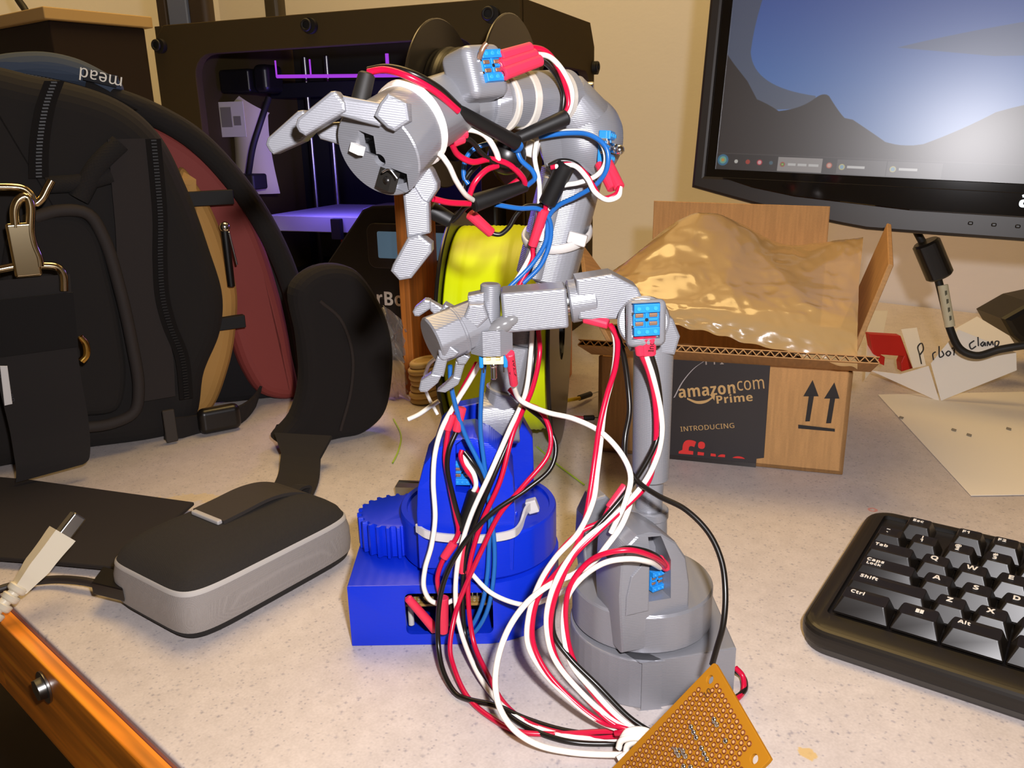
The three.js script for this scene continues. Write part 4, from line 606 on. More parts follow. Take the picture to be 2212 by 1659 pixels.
// ------------------------------------------------------------ robot arm on the blue base
{
  const t = thing('robot_arm', 'silver robot arm on a bright blue geared base', 'robot arm', [-0.0205, 0, -0.432]);
  const cx = -0.0205, cz = -0.4335, RB = 0.0455;
  // hollow base: round at the right, square at the left
  const foot = (rad, m) => { const p = [[-0.089 + m, -0.389 - m], [-0.0905 + m, -0.455 + m]]; for (let i = 0; i <= 30; i++) { const a = (-165 + i * (165 + 82) / 30) * R; p.push([cx + rad * Math.cos(a), cz + rad * Math.sin(a)]); } return p; };
  const win = (() => { const p = []; const x0 = -0.0592, x1 = -0.0125, y0 = 0.0068, y1 = 0.0315, r = 0.003; for (const [a, b, q] of [[x1 - r, y0 + r, -90], [x1 - r, y1 - r, 0], [x0 + r, y1 - r, 90], [x0 + r, y0 + r, 180]]) for (let i = 0; i <= 4; i++) { const k = (q + i * 22.5) * R; p.push([a + r * Math.cos(k), b + r * Math.sin(k)]); } return p; })();
  const base = part('base', yUV(cut(flat(foot(RB, 0), 0.0365, 0.0365, 0.0006), flat(foot(RB - 0.003, 0.003), 0.034, 0.0315, 0), plate(win, -0.36, 0.05, 0)), 30), M.blue, t, 'bright blue hollow base');
  const pcb = part('circuit_board', flat([[-0.066, -0.398], [-0.006, -0.398], [-0.006, -0.43], [-0.066, -0.43]], 0.0195, 0.0016, 0.0002), std(0xa07a38, 0.5), t, 'perforated board inside the base');
  { const gs = []; for (let i = 0; i < 22; i++) for (let j = 0; j < 11; j++) { const g = new THREE.CylinderGeometry(0.0008, 0.0008, 0.0003, 8); g.translate(-0.0635 + i * 0.00254, 0.0196, -0.4005 - j * 0.00254); gs.push(g); } part('pads', gs, std(0xe6d6a8, 0.3, { metalness: 0.5 }), pcb).userData.kind = 'stuff'; }
  part('header_pins', [0, 1, 2, 3].map((i) => bx(-0.024 + i * 0.0026, 0.024, -0.404, 0.0007, 0.009, 0.0007, 0.0001)), M.steel, pcb);
  part('standoff', limb([-0.058, 0.0045, -0.401], [-0.058, 0.018, -0.401], 0.0016), M.nylon, pcb);
  // turntable and its driving gear
  part('turntable', yUV(toCreasedNormals(lathe([[0, 0.0375], [0.043, 0.0375], [0.0442, 0.039], [0.0442, 0.0615], [0.0435, 0.0628], [0.0405, 0.0628], [0.040, 0.061], [0, 0.061]], 72).translate(cx, 0, cz), 0.5), 30), M.blue, t);
  const gc = [-0.0672, -0.4385]; const gp = []; const NT = 24; for (let i = 0; i < NT; i++) for (const [q, rr] of [[0, 0.0205], [0.22, 0.0207], [0.36, 0.0232], [0.62, 0.0232], [0.78, 0.0207]]) { const a = (i + q) / NT * Math.PI * 2; gp.push([gc[0] + rr * Math.cos(a), gc[1] + rr * Math.sin(a)]); }
  const hole = new THREE.CylinderGeometry(0.0022, 0.0022, 0.02, 16); hole.translate(gc[0] + 0.006, 0.055, gc[1] + 0.001);
  part('gear', yUV(cut(flat(gp, 0.0565, 0.019, 0.0005), hole), 30), M.blue, t, 'blue toothed gear');
  // shoulder fork: two arched plates
  const arch = (g) => g;
  const fr = [[-0.0509,0.0439],[-0.0012,0.0417],[0.0004,0.0771],[-0.0005,0.0953],[-0.0049,0.1068],[-0.0125,0.114],[-0.0201,0.1169],[-0.0287,0.1161],[-0.0383,0.1118],[-0.0457,0.1026],[-0.0495,0.0899],[-0.0507,0.0756]];
  const slot = [[-0.0301,0.0877],[-0.0235,0.0865],[-0.0202,0.0983],[-0.0212,0.1122],[-0.0252,0.1165],[-0.0291,0.1136]];
  part('shoulder_fork', yUV(cut(plate(fr, -0.393, 0.03, 0.0008), plate(slot, -0.38, 0.025, 0)), 30), M.blue, t, 'blue arched bracket');
  const bk = [[-0.0442,0.0389],[0.0108,0.0377],[0.0118,0.0742],[0.0114,0.0934],[0.0056,0.105],[-0.0059,0.113],[-0.0179,0.1161],[-0.0315,0.1135],[-0.0414,0.1046],[-0.0476,0.0873],[-0.0473,0.0635]];
  part('shoulder_fork', yUV(plate(bk, -0.452, 0.012, 0.0008), 30), M.blue, t, 'blue arched bracket');
  part('web', yUV(plate([[-0.0494,0.0352],[0.0012,0.0326],[0.0017,0.0628],[-0.048,0.0639]], -0.42, 0.034, 0.0008), 30), M.blue, t);
  pot(t, [-0.0265,0.0961,-0.3985], [1, 0, 0.1], [0, 1, 0], 0.008, 0.0135, false);
  // upper arm
  part('shoulder_joint', cyl([-0.0172,0.1125,-0.434], [0.0032,0.1134,-0.434], 0.0145, 0.0145), M.silver, t);
  part('upper_arm', [cyl([-0.0085,0.1055,-0.434], [-0.0021,0.1291,-0.434], 0.0118, 0.0118), cyl([-0.0021,0.1285,-0.434], [0.0047,0.1555,-0.434], 0.0108, 0.0108), cyl([0.0047,0.1555,-0.434], [0.0105,0.1805,-0.434], 0.0098, 0.0098)], M.silver, t);
  part('upper_arm_shell', [cyl([0.0186,0.1897,-0.434], [0.0326,0.2436,-0.434], 0.0158, 0.0158), cyl([0.012,0.192,-0.424], [0.0243,0.2414,-0.424], 0.0068, 0.0068)], M.silver, t);
  part('arm_seam', [cyl([-0.0024,0.1275,-0.434], [-0.0018,0.1301,-0.434], 0.0123, 0.0123), cyl([0.0156,0.1873,-0.434], [0.0183,0.1902,-0.434], 0.011, 0.011)], M.silverB, t);
  // elbow
  part('elbow', [cyl([0.0252,0.2439,-0.432], [0.0381,0.2532,-0.428], 0.0155, 0.0165), cyl([0.0175,0.2562,-0.43], [0.038,0.2598,-0.428], 0.0135, 0.0175), ((p) => { const g = new THREE.SphereGeometry(0.0188, 32, 24); g.scale(1.02, 1.12, 1); g.translate(...p); return yUV(g, 30); })([0.038,0.2598,-0.428]), cyl([0.0394,0.2615,-0.428], [0.0449,0.2597,-0.416], 0.0175, 0.0150, 0.004)], M.silver, t);
  pot(t, [0.0485,0.2559,-0.412], [0.35, -0.1, -0.94], [0.05, 1, -0.05], 0.0115, 0.0145);
  part('pot_shaft', [limb([0.0475,0.256,-0.411], [0.0519,0.2551,-0.407], 0.0022), ball([0.0526,0.2547,-0.406], 0.0024)], M.metal, t, 'nickel shaft');
  // forearm: tube with bands of white glue
  part('forearm_root', [cyl([0.0378,0.2663,-0.426], [0.026,0.2801,-0.418], 0.015, 0.0128)], M.silver, t);
  const fa = [[0.0292,0.2787,-0.42], [-0.0086,0.2772,-0.39]];
  part('forearm', [cyl(fa[0], fa[1], 0.0128, 0.0118), cyl([-0.0049,0.2764,-0.392], [-0.011,0.276,-0.387], 0.0132, 0.0125)], M.silver, t);
  for (const [a, b, r] of [[[0.0249,0.2784,-0.417], [0.0216,0.2784,-0.414], 0.01315], [[0.009,0.2777,-0.4045], [0.0056,0.2777,-0.402], 0.0133], [[-0.0018,0.2768,-0.395], [-0.0037,0.2766,-0.393], 0.0132]]) part('glue_band', cyl(a, b, r, r, 0.0006), M.glue, t, 'band of white glue');
  part('forearm_neck', cyl([-0.0086,0.2764,-0.389], [-0.0217,0.2752,-0.378], 0.0095, 0.0105), M.silverB, t);
  // potentiometer housing on the wrist
  const hx = [0.72, 0.08, -0.69], hy = [-0.22, 0.97, -0.1];
  part('pot_housing', yUV(obox([-0.0129,0.2867,-0.372], hx, hy, 0.0205, 0.0215, 0.0185, 0.0038), 30), M.silver, t, 'rounded square housing');
  const hz = new THREE.Vector3().crossVectors(V(hx), V(hy)).normalize(); const hc = V([-0.0129,0.2867,-0.372]).addScaledVector(hz, 0.0098).addScaledVector(V(hx).normalize(), 0.0015).addScaledVector(V(hy).normalize(), 0.001);
  pot(t, hc.toArray(), hx, hy, 0.0108, 0.0128);
  part('bent_lug', tube([[-0.0105,0.2929,-0.362],[-0.0096,0.295,-0.36],[-0.0084,0.2971,-0.36],[-0.0073,0.2981,-0.36]], 0.0011, 16), M.copper, t, 'bent copper lug');
  // wrist and palm, pointing down and towards the viewer
  part('wrist', cyl([-0.0218,0.2764,-0.381], [-0.0399,0.2674,-0.357], 0.0135, 0.0155), M.silverB, t);
  part('glue_band', cyl([-0.0384,0.2682,-0.359], [-0.0409,0.2666,-0.3555], 0.0182, 0.0178, 0.001), std(0xf0e8e0, 0.55), t, 'wide rough band of white glue');
  const pa = V([-0.0399,0.2671,-0.357]), pb = V([-0.0506,0.2572,-0.338]); const pax = pb.clone().sub(pa).normalize();
  const hole2 = (px, rr) => { const g = new THREE.CylinderGeometry(rr, rr, 0.02, 20); g.applyQuaternion(new THREE.Quaternion().setFromUnitVectors(new THREE.Vector3(0, 1, 0), pax)); g.translate(...px); return g; };
  const sq = (px, w, h) => place(new THREE.BoxGeometry(w, h, 0.02), px, [0.75, -0.3, 0.6], [0.35, 0.93, 0.1]);
  part('palm', yUV(cut(limb(pa.toArray(), pb.toArray(), 0.0168, 0.0188, 0.0006, 56), limb(pa.clone().addScaledVector(pax, -0.004).toArray(), pb.clone().addScaledVector(pax, -0.0026).toArray(), 0.0145, 0.0165, 0.0002, 40), hole2([-0.0509,0.2537,-0.338], 0.0026), sq([-0.0562,0.2612,-0.336], 0.0068, 0.0075), sq([-0.0467,0.2471,-0.334], 0.0072, 0.0078)), 30), M.silver, t, 'round palm with three openings');
  part('tactile_switch', [place(new THREE.BoxGeometry(0.0072, 0.0078, 0.004), [-0.0476,0.2468,-0.34], [0.75, -0.3, 0.6], [0.35, 0.93, 0.1])], M.blackM, t); part('switch_button', ball([-0.0474,0.2465,-0.3385], 0.002), M.blackP, t);
  part('switch_clip', tube([[-0.0487,0.25,-0.334],[-0.046,0.251,-0.333],[-0.043,0.2475,-0.333]], 0.0004, 16), M.metal, t);
  // fingers: two reaching left, one pointing down
  const f1 = fingerPart(t, 'finger', [[[-0.0491,0.2707],[-0.0467,0.2752],[-0.0435,0.2786],[-0.0366,0.275],[-0.0359,0.2685],[-0.0419,0.265],[-0.0444,0.2661]], [[-0.061,0.2782],[-0.0471,0.2753],[-0.0454,0.2694],[-0.048,0.2668],[-0.0629,0.271]], [[-0.079,0.2677],[-0.0781,0.2703],[-0.0649,0.2796],[-0.0632,0.2798],[-0.0598,0.2755],[-0.0597,0.2726],[-0.0757,0.264],[-0.0779,0.2654]]], [-0.324, -0.328, -0.326], [0.016, 0.0095, 0.0125]);
  const f2 = fingerPart(t, 'finger', [[[-0.0788,0.2685],[-0.0651,0.2693],[-0.0568,0.2692],[-0.0554,0.2623],[-0.0628,0.2585],[-0.0759,0.2627]], [[-0.0975,0.261],[-0.0965,0.2635],[-0.0834,0.2736],[-0.0813,0.2739],[-0.0755,0.2681],[-0.0826,0.2618],[-0.0949,0.257],[-0.0963,0.2584]]], [-0.352, -0.350], [0.0095, 0.0125]);
  const f3 = fingerPart(t, 'finger', [[[-0.0402,0.2443],[-0.0335,0.2526],[-0.0311,0.2492],[-0.029,0.2441],[-0.0292,0.2415],[-0.033,0.2363],[-0.0368,0.236],[-0.0404,0.2398]], [[-0.0433,0.2423],[-0.0393,0.2455],[-0.0352,0.2384],[-0.0326,0.2365],[-0.0328,0.2243],[-0.0379,0.2231],[-0.0425,0.2226]], [[-0.0499,0.2092],[-0.0488,0.2119],[-0.042,0.2229],[-0.0373,0.2243],[-0.0322,0.22],[-0.0323,0.2166],[-0.0414,0.2059],[-0.0465,0.2051]]], [-0.352, -0.349, -0.347], [0.018, 0.0095, 0.0125]);
  part('finger_tendon', tube([[-0.0362,0.2567,-0.345],[-0.0378,0.2514,-0.345],[-0.0398,0.2441,-0.346]], 0.0024, 14), M.steel, t);
  part('black_tube', cyl([-0.0549,0.2873,-0.352], [-0.0623,0.2625,-0.347], 0.0034, 0.0042), M.blackM, t, 'black tube through the palm');
  part('connector', place(new THREE.BoxGeometry(0.0052, 0.0035, 0.003), [-0.0586,0.2587,-0.3385], [0.75, -0.3, 0.6], [0.35, 0.93, 0.1]), M.white, t, 'small white connector');
  // nylon ties
  const cAx = V([0.0186,0.1897,-0.434]).sub(V([0.0326,0.2436,-0.434])).normalize();
  { const c = V([0.0246,0.2132,-0.432]); const ring = new THREE.TorusGeometry(0.0172, 0.0012, 8, 48); ring.scale(1, 1, 2.2); ring.applyQuaternion(new THREE.Quaternion().setFromUnitVectors(new THREE.Vector3(0, 0, 1), new THREE.Vector3(-0.12, 0.97, 0.35).normalize())); ring.translate(c.x, c.y, c.z); const z = part('cable_tie', ring, M.nylon, t, 'white nylon tie'); part('tie_head', obox([0.034,0.2121,-0.418], [0.94, -0.26, 0.2], [0.2, 0.95, 0], 0.0095, 0.006, 0.005, 0.0008), M.nylon, z); }
  { const z = part('cable_tie', ribbon([[-0.0514,0.0667,-0.395], [-0.0449,0.0654,-0.3895], [-0.0305,0.0634,-0.3885], [-0.015,0.0631,-0.3885], [-0.0011,0.0649,-0.39], [0.0031,0.0653,-0.398], [0.0058,0.0699,-0.405], [0.0092,0.0706,-0.412]], [[0, 0.0045, 0], [0, 0.0045, 0]], 0.0013, 40), M.nylon, t, 'white nylon tie'); part('tie_head', obox([0.0097,0.07,-0.412], [0.9, 0.3, 0.1], [-0.2, 0.95, 0], 0.006, 0.0075, 0.005, 0.0008), M.nylon, z); }
  part('tie_stub', obox([0.0121,0.2556,-0.418], [0.9, -0.3, 0.2], [0.3, 0.94, 0], 0.0065, 0.008, 0.005, 0.001), M.nylon, t, 'white nylon tie end');
  // wiring of the arm
  const SR = M.shrinkR, SK = M.shrinkK;
  wire(t, 'r', [[-0.0545,0.2877,-0.352],[-0.0478,0.2883,-0.35],[-0.0384,0.2855,-0.346],[-0.0281,0.2798,-0.35],[-0.0197,0.2725,-0.358]], 0.0014); wire(t, 'k', [[-0.0548,0.2885,-0.354],[-0.047,0.2892,-0.351],[-0.0375,0.2869,-0.347],[-0.0272,0.2814,-0.351],[-0.0194,0.274,-0.36]], 0.0014);
  part('shrink_bundle', cyl([-0.0208,0.2733,-0.362], [0.0046,0.2589,-0.385], 0.0026, 0.0032), SK, t, 'black heat shrink sleeve'); part('shrink_bundle', cyl([0.003,0.2604,-0.388], [0.0275,0.2699,-0.395], 0.0026, 0.0036), SK, t, 'black heat shrink sleeve');
  part('shrink_bundle', cyl([0.0279,0.2494,-0.404], [0.0187,0.2303,-0.41], 0.0046, 0.0042), SK, t, 'black heat shrink sleeve'); part('shrink_bundle', cyl([-0.0165,0.2328,-0.388], [0.0088,0.2398,-0.4], 0.0042, 0.0028), SK, t, 'black heat shrink sleeve');
  part('shrink_bundle', cyl([-0.0368,0.2296,-0.4], [-0.0269,0.2239,-0.4], 0.0042, 0.0036), SK, t, 'black heat shrink sleeve'); part('joint_ball', ball([-0.0002,0.2536,-0.4], 0.009, 20), M.blackP, t);
  wire(t, 'r', [[-0.0033,0.2929,-0.37],[0.0036,0.2967,-0.375],[0.0115,0.2979,-0.38],[0.0176,0.2966,-0.385],[0.0229,0.2906,-0.39],[0.0267,0.2822,-0.395],[0.028,0.2753,-0.396],[0.0258,0.2704,-0.395]], undefined, [[[-0.0023,0.2936,-0.37], [0.0109,0.2977,-0.379], SR, 0.0028]]);
  wire(t, 'w', [[-0.0023,0.2902,-0.368],[0.0055,0.2935,-0.374],[0.0134,0.2951,-0.38],[0.0196,0.2942,-0.386],[0.0261,0.2878,-0.392],[0.0296,0.2802,-0.396],[0.0288,0.2739,-0.396],[0.0267,0.2699,-0.395]], undefined, [[[-0.002,0.29,-0.368], [0.013,0.295,-0.378], SR, 0.0028]]);
  wire(t, 'k', [[-0.0015,0.2868,-0.366],[0.0063,0.2897,-0.372],[0.0144,0.2929,-0.38],[0.022,0.2879,-0.392],[0.0257,0.2803,-0.396],[0.0255,0.2744,-0.396],[0.0246,0.2704,-0.395]], undefined, [[[-0.0011,0.2868,-0.366], [0.0149,0.2927,-0.377], SR, 0.0028]]);
  wire(t, 'w', [[-0.0352,0.2574,-0.345],[-0.0283,0.2565,-0.35],[-0.0246,0.2516,-0.356],[-0.0221,0.2446,-0.364],[-0.0189,0.238,-0.375],[-0.016,0.2346,-0.386]], 0.0012, [[[-0.0377,0.2568,-0.342], [-0.0316,0.2572,-0.346], SR, 0.0028]]);
  wire(t, 'w', [[-0.0218,0.2634,-0.372],[-0.0169,0.2652,-0.374],[-0.0101,0.2631,-0.378],[-0.0053,0.2561,-0.384],[-0.0035,0.2493,-0.39]], 0.00135, [[[-0.0232,0.263,-0.372], [-0.0173,0.2644,-0.374], SR, 0.0032]]);
  wire(t, 'k', [[-0.0209,0.2619,-0.372],[-0.0161,0.261,-0.376],[-0.0115,0.2553,-0.382],[-0.0045,0.25,-0.388],[0.0039,0.2486,-0.392]], 0.0012, [[[-0.0237,0.2608,-0.372], [-0.0186,0.2622,-0.374], SR, 0.003]]);
  wire(t, 'r', [[-0.0238,0.2597,-0.37],[-0.0214,0.2547,-0.376],[-0.0156,0.2515,-0.38],[-0.0075,0.2523,-0.386],[0.0007,0.2496,-0.39],[0.007,0.2433,-0.395],[0.0081,0.24,-0.398]], 0.0014);
  wire(t, 'r', [[-0.0179,0.2356,-0.384],[-0.0149,0.2424,-0.382],[-0.0097,0.2476,-0.384],[-0.0045,0.2494,-0.388]], 0.00135); wire(t, 'r', [[-0.0328,0.2365,-0.372],[-0.0264,0.2343,-0.378],[-0.0175,0.233,-0.386]], 0.0014); wire(t, 'r', [[0.006,0.243,-0.4],[0.0016,0.24,-0.4],[-0.0016,0.238,-0.398]], 0.0014);
  wire(t, 'b', [[0.0009,0.2609,-0.385],[0.006,0.2584,-0.386],[0.0046,0.2558,-0.39],[-0.0076,0.2589,-0.4],[-0.0162,0.256,-0.4],[-0.0198,0.2509,-0.4],[-0.0203,0.2436,-0.4],[-0.0185,0.2408,-0.4]], 0.0012); wire(t, 'b', [[0.004,0.2572,-0.392],[0.006,0.2517,-0.392],[0.0113,0.2464,-0.394],[0.0124,0.2432,-0.395],[0.0092,0.2399,-0.398]], 0.0012);
  wire(t, 'k', [[-0.0132,0.2503,-0.4],[-0.0188,0.2446,-0.4],[-0.0212,0.2383,-0.4],[-0.0188,0.2349,-0.394]], 0.0013); wire(t, 'k', [[-0.0269,0.2239,-0.4],[-0.0237,0.2268,-0.398],[-0.0201,0.2307,-0.394],[-0.0166,0.2327,-0.39]], 0.00135);
  wire(t, 'k', [[-0.0089,0.2167,-0.41],[-0.0044,0.2161,-0.41],[0.0002,0.2196,-0.41],[0.0037,0.2251,-0.41],[0.0082,0.229,-0.41],[0.015,0.2291,-0.412]], 0.0012, [[[-0.0185,0.2267,-0.405], [-0.0085,0.2167,-0.41], SR, 0.0028]]);
  wire(t, 'w', [[0.0152,0.2621,-0.41],[0.027,0.2635,-0.406],[0.0372,0.2625,-0.4],[0.0434,0.2579,-0.398],[0.0453,0.2497,-0.398],[0.0417,0.2438,-0.4],[0.0334,0.2402,-0.404],[0.0259,0.2387,-0.406],[0.0216,0.2346,-0.41],[0.0184,0.2267,-0.413],[0.0156,0.2121,-0.414]], 0.0012); wire(t, 'b', [[0.0151,0.2612,-0.408],[0.0279,0.2627,-0.404],[0.0381,0.2617,-0.398],[0.0451,0.2559,-0.394],[0.0457,0.2478,-0.394],[0.0419,0.2404,-0.398],[0.0324,0.2337,-0.405],[0.0239,0.2291,-0.41],[0.0195,0.2234,-0.413],[0.0183,0.212,-0.414],[0.0113,0.2007,-0.414],[-0.0016,0.1885,-0.412]], 0.0012);
  wire(t, 'b', [[-0.0062,0.2312,-0.4],[0.0048,0.2288,-0.405],[0.0149,0.2277,-0.41],[0.0194,0.2235,-0.412],[0.0206,0.2143,-0.414],[0.0159,0.2006,-0.414],[0.0066,0.1912,-0.413]], 0.0012);
  wire(t, 'r', [[0.0203,0.2474,-0.404],[0.0289,0.2488,-0.402],[0.0352,0.2456,-0.4],[0.0394,0.2394,-0.398],[0.0435,0.2335,-0.396],[0.05,0.2351,-0.396],[0.0519,0.2381,-0.398]], 0.0012); wire(t, 'w', [[0.0224,0.2478,-0.403],[0.0309,0.2482,-0.401],[0.0368,0.2425,-0.398],[0.0403,0.2363,-0.396],[0.0459,0.2328,-0.394],[0.0511,0.2343,-0.395],[0.0523,0.238,-0.398]], 0.0012, [[[0.0444,0.2488,-0.41], [0.0494,0.2372,-0.402], SR, 0.0032], [[0.0471,0.2488,-0.41], [0.0522,0.2377,-0.4], SR, 0.003]]); wire(t, 'k', [[0.0193,0.2482,-0.405],[0.0247,0.2503,-0.404],[0.0312,0.2493,-0.404],[0.036,0.245,-0.404],[0.0419,0.2401,-0.402]], 0.0012);
  wire(t, 'r', [[0.0183,0.2303,-0.41],[0.0156,0.2166,-0.414],[0.0119,0.2097,-0.415],[0.0114,0.2029,-0.415],[0.0042,0.1894,-0.413]], 0.0013, [[[0.0174,0.2276,-0.411], [0.0114,0.2094,-0.414], SR, 0.0026]]); wire(t, 'w', [[0.0142,0.2604,-0.412],[0.013,0.2519,-0.412],[0.0152,0.2388,-0.414],[0.0144,0.2232,-0.416],[0.0115,0.2073,-0.416],[0.0055,0.196,-0.415],[-0.0028,0.1851,-0.412]], 0.0012); wire(t, 'k', [[0.0161,0.2302,-0.412],[0.0127,0.2119,-0.416],[0.0109,0.2004,-0.416],[0.0054,0.188,-0.414]], 0.0014);
  // long leads down over the blue base
  const z1 = 0.0013;
  wire(t, 'w', [[0.0111,0.1672,-0.42],[0.0099,0.1514,-0.42],[0.0068,0.1344,-0.41],[-0.0019,0.1205,-0.393],[-0.0115,0.1019,-0.384],[-0.0226,0.0778,-0.382],[-0.0292,0.0555,-0.38],[-0.0312,0.0354,-0.378],[-0.0298,0.0203,-0.376],[-0.0228,0.0092,-0.36],[-0.0145,0.0039,-0.345],[-0.0022,0.0016,-0.3291],[0.0166,0.0016,-0.316],[0.0432,0.0027,-0.31],[0.0609,0.0084,-0.305]], z1);
  wire(t, 'k', [[0.0124,0.1667,-0.422],[0.0115,0.1508,-0.422],[0.0085,0.1337,-0.412],[-0.0008,0.1172,-0.395],[-0.0102,0.0985,-0.386],[-0.0192,0.0767,-0.384],[-0.0258,0.0544,-0.382],[-0.0276,0.0341,-0.38],[-0.0269,0.0147,-0.376],[-0.0205,0.0079,-0.358],[-0.0111,0.0016,-0.341],[-0.0001,0.0016,-0.3242],[0.0205,0.0016,-0.3114],[0.0431,0.0016,-0.3089],[0.0607,0.0078,-0.304]], z1);
  wire(t, 'r', [[0.014,0.1672,-0.42],[0.0148,0.1538,-0.42],[0.0104,0.1368,-0.41],[0.0005,0.1197,-0.395],[-0.007,0.0959,-0.386],[-0.0168,0.0751,-0.382],[-0.0234,0.0528,-0.38],[-0.0247,0.0325,-0.378],[-0.0221,0.0131,-0.37],[-0.0158,0.0065,-0.356],[-0.0066,0.0016,-0.3374],[0.0063,0.0016,-0.3224],[0.0291,0.0017,-0.314],[0.0608,0.0097,-0.305]], z1);
  wire(t, 'k', [[-0.0003,0.1361,-0.405],[0.0077,0.1302,-0.4],[0.0157,0.1243,-0.395],[0.0212,0.1137,-0.39],[0.0186,0.1033,-0.385],[0.0068,0.0945,-0.38],[-0.0118,0.083,-0.376],[-0.0248,0.0691,-0.374],[-0.0346,0.0523,-0.372],[-0.0392,0.0351,-0.37],[-0.0399,0.0169,-0.365],[-0.037,0.0077,-0.355],[-0.0304,0.0022,-0.345],[-0.0245,0.0027,-0.34],[-0.0099,0.0031,-0.334],[0.0021,0.0016,-0.3273],[0.021,0.0016,-0.318],[0.0432,0.0047,-0.31],[0.0607,0.0088,-0.304]], z1);
  wire(t, 'r', [[-0.0015,0.1389,-0.404],[0.0054,0.1327,-0.4],[0.0134,0.1302,-0.396],[0.0184,0.1211,-0.39],[0.0175,0.1104,-0.386],[0.0045,0.0958,-0.38],[-0.0073,0.0819,-0.378],[-0.0171,0.0616,-0.378],[-0.0252,0.0433,-0.378],[-0.0311,0.0285,-0.376],[-0.0341,0.0141,-0.365],[-0.032,0.0081,-0.358],[-0.0246,0.0025,-0.342],[-0.0131,0.0016,-0.3278],[-0.0002,0.0016,-0.318],[0.0166,0.0016,-0.316],[0.0393,0.0056,-0.312],[0.0606,0.0117,-0.304]], z1, [[[-0.0008,0.169,-0.362], [0.0009,0.1502,-0.375], SR, 0.0022]]);
  { const a = V([-0.0008,0.1682,-0.362]), b = V([0.0009,0.1514,-0.374]), g = text('125degC', 0.0022, 0.0002, fontR, 2), m = a.clone().lerp(b, 0.5); place(g, [m.x + 0.0001, m.y + 0.0008, m.z + 0.0023], b.clone().sub(a).toArray(), [1, 0.1, 0]); part('print', g, M.wireK, t, 'black print on the red sleeve'); }
  wire(t, 'w', [[0.0004,0.1487,-0.38],[0.0042,0.1372,-0.39],[0.0162,0.1344,-0.38],[0.0289,0.1341,-0.37],[0.0409,0.1306,-0.36],[0.0493,0.123,-0.35],[0.0519,0.1162,-0.342],[0.0497,0.1059,-0.34],[0.0436,0.089,-0.342]], z1);
  wire(t, 'w', [[-0.0153,0.1579,-0.385],[-0.0217,0.1461,-0.39],[-0.0279,0.136,-0.392],[-0.0352,0.1235,-0.39],[-0.0391,0.1108,-0.388],[-0.0405,0.0967,-0.386],[-0.0403,0.0772,-0.384],[-0.0427,0.0627,-0.382],[-0.0465,0.0501,-0.381],[-0.0474,0.04,-0.38],[-0.0441,0.0317,-0.381],[-0.0376,0.0287,-0.383],[-0.0306,0.0293,-0.388]], z1); wire(t, 'r', [[-0.0168,0.1571,-0.388],[-0.0231,0.1449,-0.394],[-0.0269,0.137,-0.395],[-0.0313,0.1281,-0.394]], z1, [[[-0.0298,0.13,-0.392], [-0.0328,0.1219,-0.391], SR, 0.0022], [[-0.025,0.1339,-0.391], [-0.0281,0.1216,-0.39], SR, 0.0024]]);
  wire(t, 'r', [[-0.0323,0.1219,-0.391],[-0.0341,0.1082,-0.388],[-0.0322,0.094,-0.386],[-0.03,0.0786,-0.386],[-0.0289,0.0686,-0.385],[-0.0327,0.0614,-0.384],[-0.0378,0.0528,-0.383],[-0.0405,0.044,-0.382],[-0.0393,0.0331,-0.382],[-0.0384,0.0215,-0.383]], z1, [[[-0.0312,0.0637,-0.3835], [-0.0369,0.0554,-0.3825], SR, 0.0024], [[-0.0381,0.0331,-0.382], [-0.0388,0.0118,-0.3825], SR, 0.003]]); wire(t, 'k', [[-0.0281,0.1216,-0.39],[-0.0319,0.1135,-0.387],[-0.0332,0.104,-0.386],[-0.0309,0.0893,-0.385],[-0.0282,0.0764,-0.385],[-0.0244,0.0633,-0.385]], z1);
  wire(t, 'b', [[-0.0293,0.1579,-0.382],[-0.0295,0.1478,-0.385],[-0.0277,0.135,-0.388],[-0.0238,0.1196,-0.39],[-0.0184,0.1075,-0.389],[-0.0145,0.0978,-0.388],[-0.0127,0.0772,-0.388],[-0.0137,0.0567,-0.387],[-0.015,0.0423,-0.384],[-0.0183,0.0272,-0.382],[-0.024,0.0148,-0.382],[-0.0275,0.0088,-0.384]], 0.0012); wire(t, 'b', [[-0.013,0.1582,-0.38],[-0.0149,0.1428,-0.385],[-0.0161,0.1222,-0.389],[-0.0148,0.1049,-0.389],[-0.0125,0.0824,-0.388],[-0.0107,0.0598,-0.386],[-0.0116,0.0422,-0.384],[-0.0154,0.0244,-0.382],[-0.0211,0.0134,-0.382],[-0.0258,0.0079,-0.384]], 0.0012);
  wire(t, 'w', [[-0.0254,0.1093,-0.391],[-0.0235,0.1055,-0.388],[-0.02,0.0996,-0.387],[-0.0192,0.0937,-0.387],[-0.0213,0.0888,-0.388]], z1); wire(t, 'r', [[-0.0257,0.1117,-0.39],[-0.0265,0.1089,-0.389],[-0.0237,0.1017,-0.388],[-0.0206,0.0966,-0.388],[-0.018,0.0887,-0.388]], 0.0013); wire(t, 'k', [[-0.0246,0.1109,-0.39],[-0.0203,0.1054,-0.388],[-0.0163,0.0978,-0.388],[-0.0142,0.0914,-0.388]], 0.0014);
  part('shrink_bundle', cyl([-0.0189,0.0897,-0.388], [-0.0267,0.0686,-0.387], 0.0044, 0.0036), SK, t, 'black heat shrink sleeve'); part('shrink_bundle', cyl([-0.0267,0.0626,-0.384], [-0.0272,0.0464,-0.382], 0.0022, 0.002), SR, t, 'red heat shrink sleeve');
